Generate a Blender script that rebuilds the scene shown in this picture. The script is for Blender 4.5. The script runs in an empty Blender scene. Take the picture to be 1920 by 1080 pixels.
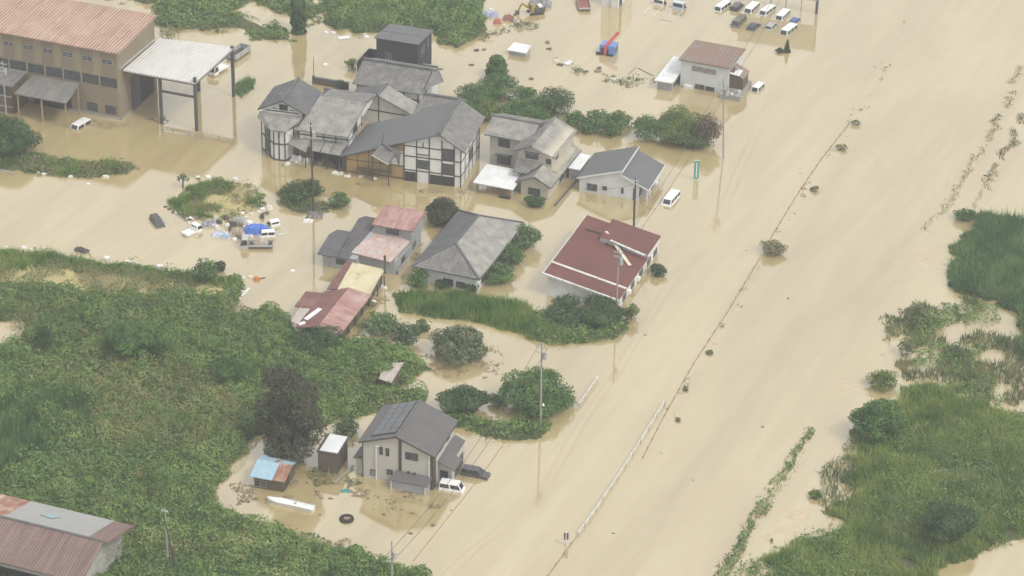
import bpy, math, random
import numpy as np
from math import cos, sin, radians, degrees, hypot, atan2, pi, sqrt
from mathutils import Matrix, Vector

sc = bpy.context.scene
COL = sc.collection
random.seed(7)
RNG = np.random.default_rng(11)

# ------------------------------------------------------------ camera
FOC = 5200.0; PITCH = radians(29.5); ROLL = radians(1.2); CAMH = 216.0
fw = Vector((0, cos(PITCH), -sin(PITCH)))
_r0 = Vector((1, 0, 0)); _u0 = Vector((0, sin(PITCH), cos(PITCH)))
cR = _r0 * cos(ROLL) + _u0 * sin(ROLL)
cU = -_r0 * sin(ROLL) + _u0 * cos(ROLL)
cam = bpy.data.cameras.new('camera'); cam_o = bpy.data.objects.new('camera', cam); COL.objects.link(cam_o)
m = Matrix((cR, cU, -fw)).transposed().to_4x4(); m.translation = (0, 0, CAMH)
cam_o.matrix_world = m
cam.sensor_width = 36.0; cam.lens = 36.0 * FOC / 1920.0
cam.clip_start = 1.0; cam.clip_end = 9000.0
sc.camera = cam_o

def P(px, py, z=0.0):
    """ground position (height z) seen at a pixel of the 1920x1080 photograph"""
    a = (px - 960) / FOC; b = (540 - py) / FOC
    d = fw + cR * a + cU * b
    t = (z - CAMH) / d.z
    return Vector((d.x * t, d.y * t, z))
def mpp(py):
    return hypot(P(960, py).y, CAMH) / FOC
def dep(py):
    return atan2(CAMH, P(960, py).y)

# ------------------------------------------------------------ sky, sun, exposure
SUN_EL, SUN_AZ = radians(50), radians(-38)       # azimuth of the sun in the XY plane measured from +X
CLOUD = 7.6
world = bpy.data.worlds.new('World'); sc.world = world; world.use_nodes = True
wn = world.node_tree; wn.nodes.clear()
wo = wn.nodes.new('ShaderNodeOutputWorld'); bg = wn.nodes.new('ShaderNodeBackground')
sky = wn.nodes.new('ShaderNodeTexSky'); sky.sky_type = 'NISHITA'; sky.sun_disc = False
sky.sun_elevation = SUN_EL; sky.sun_rotation = pi / 2 - SUN_AZ
sky.dust_density = 6.0; sky.air_density = 1.0; sky.ozone_density = 1.0
hs = wn.nodes.new('ShaderNodeHueSaturation'); hs.inputs['Saturation'].default_value = 0.12; hs.inputs['Value'].default_value = 1.0
wn.links.new(sky.outputs[0], hs.inputs['Color'])
# thin even cloud veil over the blue: large soft cloud masses, the same all round
wt = wn.nodes.new('ShaderNodeTexCoord'); wnz = wn.nodes.new('ShaderNodeTexNoise'); wnz.inputs['Scale'].default_value = 3.2; wnz.inputs['Detail'].default_value = 5
wn.links.new(wt.outputs['Generated'], wnz.inputs['Vector'])
wr_ = wn.nodes.new('ShaderNodeValToRGB'); wr_.color_ramp.elements[0].position = .32; wr_.color_ramp.elements[1].position = .7
wr_.color_ramp.elements[0].color = (.76, .78, .80, 1); wr_.color_ramp.elements[1].color = (1.0, 1.0, 1.0, 1)
wn.links.new(wnz.outputs['Fac'], wr_.inputs[0])
wm = wn.nodes.new('ShaderNodeMix'); wm.data_type = 'RGBA'; wm.blend_type = 'MULTIPLY'; wm.inputs['Factor'].default_value = 1.0
wm.inputs['B'].default_value = (CLOUD, CLOUD, CLOUD * .985, 1); wn.links.new(wr_.outputs[0], wm.inputs['A'])
wx = wn.nodes.new('ShaderNodeMix'); wx.data_type = 'RGBA'; wx.inputs['Factor'].default_value = .68
wn.links.new(hs.outputs[0], wx.inputs['A']); wn.links.new(wm.outputs['Result'], wx.inputs['B']); wn.links.new(wx.outputs['Result'], bg.inputs['Color'])
bg.inputs['Strength'].default_value = 0.15
wn.links.new(bg.outputs[0], wo.inputs['Surface'])
sl = bpy.data.lights.new('sun', 'SUN'); sl.energy = 1.35; sl.angle = radians(12); sl.color = (1.0, 0.96, 0.88)
so = bpy.data.objects.new('sun', sl); COL.objects.link(so)
sd = Vector((cos(SUN_EL) * cos(SUN_AZ), cos(SUN_EL) * sin(SUN_AZ), sin(SUN_EL)))
so.rotation_euler = sd.to_track_quat('Z', 'Y').to_euler(); so.location = (0, 0, 400)
sc.view_settings.view_transform = 'Standard'; sc.view_settings.look = 'None'
sc.view_settings.gamma = 1.0; sc.view_settings.exposure = 0.45
sc.cycles.max_bounces = 6; sc.cycles.diffuse_bounces = 2; sc.cycles.glossy_bounces = 3
sc.cycles.transmission_bounces = 2; sc.cycles.volume_bounces = 0; sc.cycles.transparent_max_bounces = 6
sc.cycles.use_denoising = True

HAZE = 0.00036
# ------------------------------------------------------------ materials
MATS = {}
def _nodes(name):
    mt = bpy.data.materials.new(name); mt.use_nodes = True
    nt = mt.node_tree; nt.nodes.clear()
    out = nt.nodes.new('ShaderNodeOutputMaterial'); bs = nt.nodes.new('ShaderNodeBsdfPrincipled')
    nt.links.new(bs.outputs[0], out.inputs['Surface'])
    return mt, nt, bs, out
def _noise(nt, vec, scale, detail=4, rough=0.6):
    n = nt.nodes.new('ShaderNodeTexNoise'); n.inputs['Scale'].default_value = scale
    n.inputs['Detail'].default_value = detail; n.inputs['Roughness'].default_value = rough
    if vec is not None: nt.links.new(vec, n.inputs['Vector'])
    return n.outputs['Fac']
def _ramp(nt, fac, stops):
    r = nt.nodes.new('ShaderNodeValToRGB'); e = r.color_ramp.elements
    while len(e) > 1: e.remove(e[-1])
    for i, (p, c) in enumerate(stops):
        k = e[0] if i == 0 else e.new(p)
        k.position = p; k.color = (*c, 1)
    nt.links.new(fac, r.inputs[0]); return r.outputs[0]
def _mix(nt, fac, a, b, mode='MIX'):
    x = nt.nodes.new('ShaderNodeMix'); x.data_type = 'RGBA'; x.blend_type = mode
    for s, v in ((x.inputs['Factor'], fac), (x.inputs['A'], a), (x.inputs['B'], b)):
        if isinstance(v, (int, float)): s.default_value = v
        elif isinstance(v, tuple): s.default_value = (*v, 1)
        else: nt.links.new(v, s)
    return x.outputs['Result']
def _bump(nt, bs, h, strength=0.3, dist=0.05):
    b = nt.nodes.new('ShaderNodeBump'); b.inputs['Strength'].default_value = strength; b.inputs['Distance'].default_value = dist
    nt.links.new(h, b.inputs['Height']); nt.links.new(b.outputs[0], bs.inputs['Normal'])

def M(name, a, b=None, rough=0.8, scale=0.6, fine=9.0, amt=1.0, metal=0.0, spec=0.4, bump=0.15):
    """weathered paint / plaster / wood: blotches of b in a plus fine grain"""
    if name in MATS: return MATS[name]
    mt, nt, bs, _ = _nodes(name)
    if b is None: b = tuple(c * 0.82 for c in a)
    tc = nt.nodes.new('ShaderNodeTexCoord').outputs['Object']
    n1 = _noise(nt, tc, scale, 6, 0.65); n2 = _noise(nt, tc, fine, 3, 0.6)
    c1 = _mix(nt, _ramp(nt, n1, [(0.35, (0, 0, 0)), (0.68, (amt, amt, amt))]), a, b)
    c2 = _mix(nt, 0.35, c1, _ramp(nt, n2, [(0.2, (0.55, 0.55, 0.55)), (0.8, (1.25, 1.25, 1.25))]), 'MULTIPLY')
    nt.links.new(c2, bs.inputs['Base Color'])
    bs.inputs['Roughness'].default_value = rough; bs.inputs['Metallic'].default_value = metal
    bs.inputs['Specular IOR Level'].default_value = spec
    if bump: _bump(nt, bs, n2, bump, 0.03)
    MATS[name] = mt; return mt

def MR(name, stops, rough=0.7, stretch=(1.6, 0.16), fine=6.0, spec=0.35, blot=0.35, stripe=None):
    """roof sheet: streaks running down the slope (UV in metres), rust or lichen colours"""
    if name in MATS: return MATS[name]
    mt, nt, bs, _ = _nodes(name)
    uv = nt.nodes.new('ShaderNodeUVMap').outputs[0]
    mp = nt.nodes.new('ShaderNodeMapping'); nt.links.new(uv, mp.inputs[0]); mp.inputs['Scale'].default_value = (stretch[0], stretch[1], 1)
    ob = nt.nodes.new('ShaderNodeTexCoord').outputs['Object']
    s = _noise(nt, mp.outputs[0], 1.0, 6, 0.7); bl = _noise(nt, ob, blot, 5, 0.6); fn = _noise(nt, ob, fine, 3, 0.6)
    add = nt.nodes.new('ShaderNodeMath'); add.operation = 'ADD'; nt.links.new(s, add.inputs[0]); nt.links.new(bl, add.inputs[1])
    hf = nt.nodes.new('ShaderNodeMath'); hf.operation = 'MULTIPLY'; nt.links.new(add.outputs[0], hf.inputs[0]); hf.inputs[1].default_value = 0.5
    c = _ramp(nt, hf.outputs[0], stops)
    c = _mix(nt, 0.4, c, _ramp(nt, fn, [(0.2, (0.6, 0.6, 0.6)), (0.8, (1.2, 1.2, 1.2))]), 'MULTIPLY')
    if stripe:                                           # worn crests of the corrugation keep another colour
        sx = nt.nodes.new('ShaderNodeSeparateXYZ'); nt.links.new(uv, sx.inputs[0])
        k1 = nt.nodes.new('ShaderNodeMath'); k1.operation = 'MULTIPLY'; nt.links.new(sx.outputs[0], k1.inputs[0]); k1.inputs[1].default_value = 2 * pi / stripe[0]
        k2 = nt.nodes.new('ShaderNodeMath'); k2.operation = 'COSINE'; nt.links.new(k1.outputs[0], k2.inputs[0])
        k3 = nt.nodes.new('ShaderNodeMath'); k3.operation = 'MULTIPLY_ADD'; nt.links.new(k2.outputs[0], k3.inputs[0]); k3.inputs[1].default_value = .5; k3.inputs[2].default_value = .5
        k4 = nt.nodes.new('ShaderNodeMath'); k4.operation = 'MULTIPLY'; nt.links.new(k3.outputs[0], k4.inputs[0]); nt.links.new(_ramp(nt, s, [(.3, (0, 0, 0)), (.6, (stripe[2],) * 3)]), k4.inputs[1])
        c = _mix(nt, k4.outputs[0], c, stripe[1])
    nt.links.new(c, bs.inputs['Base Color']); bs.inputs['Roughness'].default_value = rough
    bs.inputs['Specular IOR Level'].default_value = spec
    MATS[name] = mt; return mt

def ML(name, cols, rough=0.6, patch=0.08, dry=None, trans=0.25):
    """leaves: per-leaf tint plus patches of species over the ground"""
    if name in MATS: return MATS[name]
    mt, nt, bs, out = _nodes(name)
    at = nt.nodes.new('ShaderNodeAttribute'); at.attribute_name = 'tint'
    geo = nt.nodes.new('ShaderNodeNewGeometry').outputs['Position']
    n = _noise(nt, geo, patch, 4, 0.6)
    c = _ramp(nt, at.outputs['Fac'], [(i / max(1, len(cols) - 1), k) for i, k in enumerate(cols)])
    if dry: c = _mix(nt, _ramp(nt, n, [(0.47, (0, 0, 0)), (0.62, (0.85, 0.85, 0.85))]), c, dry)
    else: c = _mix(nt, 0.6, c, _ramp(nt, n, [(0.3, (0.75, 0.75, 0.75)), (0.7, (1.3, 1.25, 1.2))]), 'MULTIPLY')
    nt.links.new(c, bs.inputs['Base Color']); bs.inputs['Roughness'].default_value = rough
    bs.inputs['Specular IOR Level'].default_value = 0.3
    tr = nt.nodes.new('ShaderNodeBsdfTranslucent'); nt.links.new(c, tr.inputs[0])
    mx = nt.nodes.new('ShaderNodeMixShader'); mx.inputs[0].default_value = trans
    nt.links.new(bs.outputs[0], mx.inputs[1]); nt.links.new(tr.outputs[0], mx.inputs[2]); nt.links.new(mx.outputs[0], out.inputs['Surface'])
    MATS[name] = mt; return mt

def MG(name, c=(0.025, 0.03, 0.035), rough=0.08):
    if name in MATS: return MATS[name]
    mt, nt, bs, _ = _nodes(name)
    tc = nt.nodes.new('ShaderNodeTexCoord').outputs['Object']
    nt.links.new(_ramp(nt, _noise(nt, tc, 1.3, 2), [(0.3, c), (0.75, tuple(k * 2.6 + 0.02 for k in c))]), bs.inputs['Base Color'])
    bs.inputs['Roughness'].default_value = rough; bs.inputs['Specular IOR Level'].default_value = 0.6
    MATS[name] = mt; return mt

def MP(name, c, rough=0.28):
    """car paint with a film of dust"""
    if name in MATS: return MATS[name]
    mt, nt, bs, _ = _nodes(name)
    tc = nt.nodes.new('ShaderNodeTexCoord').outputs['Object']
    d = _ramp(nt, _noise(nt, tc, 2.2, 5), [(0.45, (0, 0, 0)), (0.8, (0.35, 0.35, 0.35))])
    nt.links.new(_mix(nt, d, c, (0.36, 0.31, 0.23)), bs.inputs['Base Color'])
    bs.inputs['Roughness'].default_value = rough; bs.inputs['Coat Weight'].default_value = 0.3
    MATS[name] = mt; return mt

glass = MG('window_glass')
car_glass = MG('car_glass', (0.012, 0.015, 0.018), 0.05)
white_pl = M('white_plaster', (0.68, 0.68, 0.66), (0.54, 0.53, 0.50), scale=0.5)
cream_pl = M('cream_plaster', (0.50, 0.46, 0.36), (0.40, 0.37, 0.29), scale=0.5)
greige = M('grey_beige_siding', (0.46, 0.44, 0.395), (0.41, 0.39, 0.35), scale=0.35, amt=0.7)
tanw = M('tan_cladding', (0.25, 0.205, 0.135), (0.205, 0.168, 0.11), scale=0.25)
tanw2 = M('tan_cladding_light', (0.31, 0.26, 0.17), (0.26, 0.215, 0.14), scale=0.25)
greyw = M('grey_wall', (0.36, 0.37, 0.37), (0.29, 0.295, 0.30), scale=0.4)
lgreyw = M('pale_grey_siding', (0.58, 0.59, 0.59), (0.50, 0.505, 0.50), scale=0.4)
blackw = M('black_siding', (0.028, 0.031, 0.034), (0.038, 0.04, 0.042), scale=0.4)
timber_m = M('dark_timber', (0.045, 0.038, 0.032), (0.075, 0.062, 0.05), scale=2.0)
brownw = M('brown_timber', (0.13, 0.095, 0.06), (0.085, 0.065, 0.045), scale=1.2)
ochre = M('ochre_plaster', (0.36, 0.235, 0.085), (0.27, 0.19, 0.085), scale=0.6)
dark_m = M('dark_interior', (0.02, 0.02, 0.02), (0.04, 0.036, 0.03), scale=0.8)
concrete = M('concrete', (0.33, 0.32, 0.29), (0.24, 0.235, 0.21), scale=0.8)
steel = M('painted_steel', (0.42, 0.43, 0.43), (0.30, 0.29, 0.27), rough=0.5, scale=1.5)
dsteel = M('dark_steel', (0.06, 0.062, 0.065), (0.09, 0.085, 0.08), rough=0.55, scale=1.5)
rail_w = M('white_rail', (0.66, 0.66, 0.66), (0.46, 0.42, 0.36), rough=0.5, scale=1.2)
whitem = M('white_sheet', (0.72, 0.73, 0.74), (0.60, 0.60, 0.59), rough=0.45, scale=0.5)
foamw = M('white_plastic', (0.78, 0.78, 0.76), (0.6, 0.58, 0.53), rough=0.6, scale=1.5)
alum = M('window_frame', (0.30, 0.29, 0.27), (0.22, 0.21, 0.2), rough=0.5, scale=2)
brownf = M('brown_frame', (0.06, 0.05, 0.042), (0.085, 0.07, 0.06), rough=0.5, scale=2)
tile_d = MR('dark_roof_tile', [(0.36, (0.085, 0.087, 0.09)), (0.5, (0.115, 0.115, 0.118)), (0.64, (0.165, 0.162, 0.156))], stretch=(3, 0.5), blot=0.5)  # dark tile; also painted on roof slopes turned away from the sun
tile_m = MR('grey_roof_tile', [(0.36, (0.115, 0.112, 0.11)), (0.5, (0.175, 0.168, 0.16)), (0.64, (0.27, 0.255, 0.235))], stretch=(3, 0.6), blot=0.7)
tile_l = MR('pale_weathered_sunlit_tile', [(0.36, (0.18, 0.172, 0.16)), (0.5, (0.275, 0.262, 0.24)), (0.64, (0.39, 0.37, 0.335))], stretch=(3, 0.5), blot=0.6)  # pale weathered tile; also the painted tone of sunlit roof slopes
shing = MR('grey_shingle', [(0.3, (0.105, 0.10, 0.10)), (0.7, (0.145, 0.138, 0.135))], stretch=(3, 3), fine=14, blot=0.3)
shing_b = MR('slate_grey_shingle', [(0.3, (0.11, 0.112, 0.116)), (0.7, (0.15, 0.152, 0.155))], stretch=(3, 3), fine=14, blot=0.3)
rust_tan = MR('rusted_corrugated', [(0.36, (0.44, 0.32, 0.235)), (0.46, (0.34, 0.19, 0.13)), (0.56, (0.26, 0.125, 0.085)), (0.68, (0.40, 0.27, 0.2))], stretch=(1.3, 0.10), blot=0.16, stripe=(.619, (.50, .43, .35), .9))
white_corr = MR('white_corrugated', [(0.34, (0.46, 0.43, 0.39)), (0.48, (0.55, 0.54, 0.52)), (0.7, (0.60, 0.60, 0.59))], stretch=(1.0, 0.14), blot=0.4, stripe=(.6, (.44, .40, .35), .6))
grey_corr = MR('grey_corrugated', [(0.34, (0.13, 0.125, 0.12)), (0.55, (0.20, 0.19, 0.175)), (0.7, (0.26, 0.24, 0.215))], stretch=(1.2, 0.2), blot=0.4)
pink_r = MR('faded_red_sheet', stripe=(.4, (.50, .36, .33), .5), stops=[(0.36, (0.22, 0.10, 0.085)), (0.46, (0.30, 0.15, 0.13)), (0.56, (0.37, 0.235, 0.21)), (0.66, (0.46, 0.37, 0.34))], stretch=(1.6, 0.2), blot=0.4)
darkred_r = MR('dark_red_sheet', [(0.36, (0.13, 0.06, 0.052)), (0.52, (0.19, 0.088, 0.075)), (0.66, (0.28, 0.17, 0.15))], stretch=(1.6, 0.2), blot=0.4)
peel_r = MR('peeling_pink_sheet', [(0.38, (0.22, 0.19, 0.19)), (0.46, (0.50, 0.43, 0.41)), (0.53, (0.44, 0.28, 0.23)), (0.60, (0.52, 0.47, 0.45)), (0.68, (0.36, 0.23, 0.13))], stretch=(0.8, 0.3), blot=0.5)
yellow_r = MR('yellowed_sheet', [(0.36, (0.36, 0.28, 0.15)), (0.45, (0.52, 0.46, 0.29)), (0.66, (0.60, 0.55, 0.39))], stretch=(0.6, 0.3), blot=0.6)
red_r = MR('red_brown_roof', [(0.3, (0.115, 0.045, 0.036)), (0.5, (0.145, 0.055, 0.044)), (0.7, (0.175, 0.075, 0.062))], stretch=(2, 0.3), fine=12, blot=0.25)
rust_g = MR('rusted_grey_sheet', [(0.36, (0.25, 0.22, 0.20)), (0.5, (0.24, 0.17, 0.135)), (0.6, (0.29, 0.15, 0.10)), (0.7, (0.33, 0.28, 0.25))], stretch=(1.6, 0.10), blot=0.3)
barn_r = MR('rusted_barn_sheet', stripe=(.42, (.25, .19, .17), .7), stops=[(0.36, (0.16, 0.085, 0.07)), (0.48, (0.15, 0.095, 0.085)), (0.58, (0.20, 0.125, 0.108)), (0.68, (0.27, 0.19, 0.16))], stretch=(1.6, 0.12), blot=0.5)
barn_o = MR('orange_rust_sheet', [(0.38, (0.22, 0.095, 0.06)), (0.48, (0.29, 0.15, 0.105)), (0.56, (0.42, 0.29, 0.23)), (0.66, (0.52, 0.44, 0.38))], stretch=(1.4, 0.18), blot=0.5)
barn_g = MR('grey_tarp_sheet', [(0.3, (0.29, 0.285, 0.275)), (0.7, (0.35, 0.345, 0.335))], stretch=(0.5, 0.2), blot=0.2)
blue_r = MR('pale_blue_sheet', [(0.34, (0.26, 0.40, 0.49)), (0.7, (0.38, 0.53, 0.62))], stretch=(1, 0.2), blot=0.6)
tin_r = MR('old_tin_sheet', [(0.36, (0.30, 0.24, 0.2)), (0.5, (0.42, 0.37, 0.33)), (0.66, (0.52, 0.48, 0.44))], stretch=(1.6, 0.15), blot=0.6)
solar_m = M('solar_cell', (0.075, 0.08, 0.088), (0.10, 0.104, 0.11), rough=0.25, scale=0.4, spec=0.6, bump=0)

# ------------------------------------------------------------ mesh helper
class MB:
    def __init__(s): s.v = []; s.f = []; s.uv = {}
    def quad(s, *p):
        i = len(s.v); s.v += [tuple(q) for q in p]; s.f.append(tuple(range(i, i + len(p)))); return s
    def box(s, x0, x1, y0, y1, z0, z1):
        if x0 > x1: x0, x1 = x1, x0
        if y0 > y1: y0, y1 = y1, y0
        if z0 > z1: z0, z1 = z1, z0
        i = len(s.v)
        s.v += [(x0, y0, z0), (x1, y0, z0), (x1, y1, z0), (x0, y1, z0), (x0, y0, z1), (x1, y0, z1), (x1, y1, z1), (x0, y1, z1)]
        for q in ((3, 2, 1, 0), (4, 5, 6, 7), (0, 1, 5, 4), (1, 2, 6, 5), (2, 3, 7, 6), (3, 0, 4, 7)): s.f.append(tuple(i + k for k in q))
        return s
    def prism(s, pts, d):
        """pts: planar 3D polygon, d: extrusion vector"""
        n = len(pts); i = len(s.v); d = Vector(d)
        s.v += [tuple(p) for p in pts] + [tuple(Vector(p) + d) for p in pts]
        s.f.append(tuple(range(i + n - 1, i - 1, -1))); s.f.append(tuple(range(i + n, i + 2 * n)))
        for k in range(n): s.f.append((i + k, i + (k + 1) % n, i + n + (k + 1) % n, i + n + k))
        return s
    def tube(s, a, b, r0, r1=None, n=8):
        a = Vector(a); b = Vector(b); r1 = r0 if r1 is None else r1
        d = (b - a).normalized(); x = d.orthogonal().normalized(); y = d.cross(x); i = len(s.v)
        for p, r in ((a, r0), (b, r1)):
            for k in range(n):
                t = 2 * pi * k / n; s.v.append(tuple(p + x * (r * cos(t)) + y * (r * sin(t))))
        for k in range(n): s.f.append((i + k, i + (k + 1) % n, i + n + (k + 1) % n, i + n + k))
        s.f.append(tuple(range(i + n - 1, i - 1, -1))); s.f.append(tuple(range(i + n, i + 2 * n))); return s
    def bar(s, a, b, w, h):
        """rectangular bar from a to b"""
        a = Vector(a); b = Vector(b); d = (b - a).normalized()
        x = d.cross(Vector((0, 0, 1)));
        if x.length < 1e-4: x = Vector((1, 0, 0))
        x.normalize(); y = x.cross(d)
        p = [a + x * (w / 2) * sx + y * (h / 2) * sy for sx, sy in ((-1, -1), (1, -1), (1, 1), (-1, 1))]
        return s.prism(p, b - a)
    def build(s, name, mat, parent=None, smooth=False, bevel=0):
        me = bpy.data.meshes.new(name); me.from_pydata(s.v, [], s.f)
        import bmesh
        bm = bmesh.new(); bm.from_mesh(me); bmesh.ops.recalc_face_normals(bm, faces=bm.faces)
        if bevel: bmesh.ops.bevel(bm, geom=list(bm.edges), offset=bevel, segments=2, affect='EDGES', profile=0.6)
        bm.to_mesh(me); bm.free()
        me.materials.append(mat)
        if smooth: me.polygons.foreach_set('use_smooth', [True] * len(me.polygons))
        o = bpy.data.objects.new(name, me); COL.objects.link(o)
        if parent is not None: o.parent = parent
        return o

def tag(o, label, cat, group=None, kind=None):
    if label: o['label'] = label
    if cat: o['category'] = cat
    if group: o['group'] = group
    if kind: o['kind'] = kind
    return o
def empty(name, loc, rz=0.0):
    o = bpy.data.objects.new(name, None); COL.objects.link(o); o.location = loc; o.rotation_euler = (0, 0, rz)
    o.empty_display_size = 0.5; return o

def raw_mesh(name, V, Fs, mat, parent=None, uv=None, smooth=False):
    """fast mesh from numpy arrays (all faces with the same number of corners)"""
    me = bpy.data.meshes.new(name); nf, k = Fs.shape
    me.vertices.add(len(V)); me.vertices.foreach_set('co', np.asarray(V, np.float32).ravel())
    me.loops.add(nf * k); me.loops.foreach_set('vertex_index', Fs.astype(np.int32).ravel())
    me.polygons.add(nf); me.polygons.foreach_set('loop_start', np.arange(nf, dtype=np.int32) * k)
    me.update(calc_edges=True)
    if uv is not None:
        l = me.uv_layers.new(name='UVMap'); l.data.foreach_set('uv', np.asarray(uv, np.float32)[Fs.ravel()].ravel())
    me.materials.append(mat)
    if smooth: me.polygons.foreach_set('use_smooth', np.ones(nf, bool))
    o = bpy.data.objects.new(name, me); COL.objects.link(o)
    if parent is not None: o.parent = parent
    return o

def roof(name, mat, parent, pts, style='flat', th=0.14, pitch=0.36, row=0.5, amp=None):
    """roof plane over a convex polygon pts (first edge = eave, counter-clockwise seen from above), with relief"""
    p = [Vector(q) for q in pts]; o = p[0]; ex = (p[1] - p[0]).normalized()
    nrm = Vector((0, 0, 0))
    for i in range(len(p)): nrm += (p[i] - o).cross(p[(i + 1) % len(p)] - o)
    nrm.normalize()
    ey = nrm.cross(ex).normalized()
    q = [((a - o).dot(ex), (a - o).dot(ey)) for a in p]
    xs_ = [a[0] for a in q]; ys_ = [a[1] for a in q]; x0, x1, y0, y1 = min(xs_), max(xs_), min(ys_), max(ys_)
    if amp is None: amp = {'flat': 0, 'tile': 0.07, 'corr': 0.05, 'seam': 0.05}[style]
    if style == 'tile':
        n = max(2, round((x1 - x0) / pitch)); X = np.linspace(x0, x1, n * 4 + 1); hx = 0.5 + 0.5 * np.cos((X - x0) / (x1 - x0) * n * 2 * pi)
    elif style == 'corr':
        n = max(2, round((x1 - x0) / pitch)); X = np.linspace(x0, x1, n * 6 + 1); hx = 0.5 + 0.5 * np.cos((X - x0) / (x1 - x0) * n * 2 * pi)
    elif style == 'seam':
        n = max(2, round((x1 - x0) / pitch)); b = np.linspace(x0, x1, n + 1); X = []; hx = []
        for c in b:
            for d, h in ((-.05, 0), (-.03, 1), (.03, 1), (.05, 0)): X.append(min(max(c + d, x0), x1)); hx.append(h)
        X = np.array(X); hx = np.array(hx, float)
    else:
        X = np.linspace(x0, x1, 2); hx = np.zeros(2)
    X = np.unique(np.concatenate([X, xs_])) if style == 'flat' else X
    if style == 'flat': hx = np.zeros(len(X))
    # polygon limits in y for each x
    lo = np.full(len(X), np.inf); hi = np.full(len(X), -np.inf)
    for i in range(len(q)):
        (ax, ay), (bx, by) = q[i], q[(i + 1) % len(q)]
        if abs(ax - bx) < 1e-6:
            k = np.abs(X - ax) < 1e-5; lo[k] = np.minimum(lo[k], min(ay, by)); hi[k] = np.maximum(hi[k], max(ay, by)); continue
        k = (X >= min(ax, bx) - 1e-6) & (X <= max(ax, bx) + 1e-6)
        yy = ay + (by - ay) * (X - ax) / (bx - ax)
        lo[k] = np.minimum(lo[k], yy[k]); hi[k] = np.maximum(hi[k], yy[k])
    if style == 'tile':
        nr = max(1, round((y1 - y0) / row)); Y = []; hy = []
        for k in range(nr):
            a = y0 + (y1 - y0) * k / nr; b = y0 + (y1 - y0) * (k + 1) / nr
            Y += [a, b - 0.002]; hy += [0.035, 0.0]
        Y = np.array(Y); hy = np.array(hy)
    else:
        Y = np.array([y0, y1]); hy = np.zeros(2)
    nx, ny = len(X), len(Y)
    YY = np.clip(Y[None, :], lo[:, None], hi[:, None]); XX = np.repeat(X[:, None], ny, 1)
    HH = hx[:, None] * amp + hy[None, :]
    E = np.array(ex); N = np.array(nrm); Ey = np.array(ey); O = np.array(o)
    top = O + XX[..., None] * E + YY[..., None] * Ey + HH[..., None] * N
    idx = np.arange(nx * ny).reshape(nx, ny)
    Fq = np.stack([idx[:-1, :-1], idx[1:, :-1], idx[1:, 1:], idx[:-1, 1:]], -1).reshape(-1, 4)
    V = top.reshape(-1, 3); UV = np.stack([XX, YY], -1).reshape(-1, 2)
    # slab under the covering
    b0 = len(V); k = len(p)
    pa = np.array([list(a - nrm * 0.004) for a in p]); pb = np.array([list(a - nrm * th) for a in p])
    V = np.concatenate([V, pa, pb]); UV = np.concatenate([UV, np.array(q), np.array(q)])
    side = [(b0 + i, b0 + k + i, b0 + k + (i + 1) % k, b0 + (i + 1) % k) for i in range(k)]
    und = [(b0 + k + i for i in range(k))]
    fl = [tuple(f) for f in Fq] + side + [tuple(b0 + k + i for i in range(k))[::-1]]
    me = bpy.data.meshes.new(name); me.from_pydata(V.tolist(), [], fl)
    l = me.uv_layers.new(name='UVMap'); li = np.zeros(len(me.loops), np.int32); me.loops.foreach_get('vertex_index', li)
    l.data.foreach_set('uv', UV[li].astype(np.float32).ravel())
    me.materials.append(mat); ob = bpy.data.objects.new(name, me); COL.objects.link(ob)
    if parent is not None: ob.parent = parent
    return ob

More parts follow.
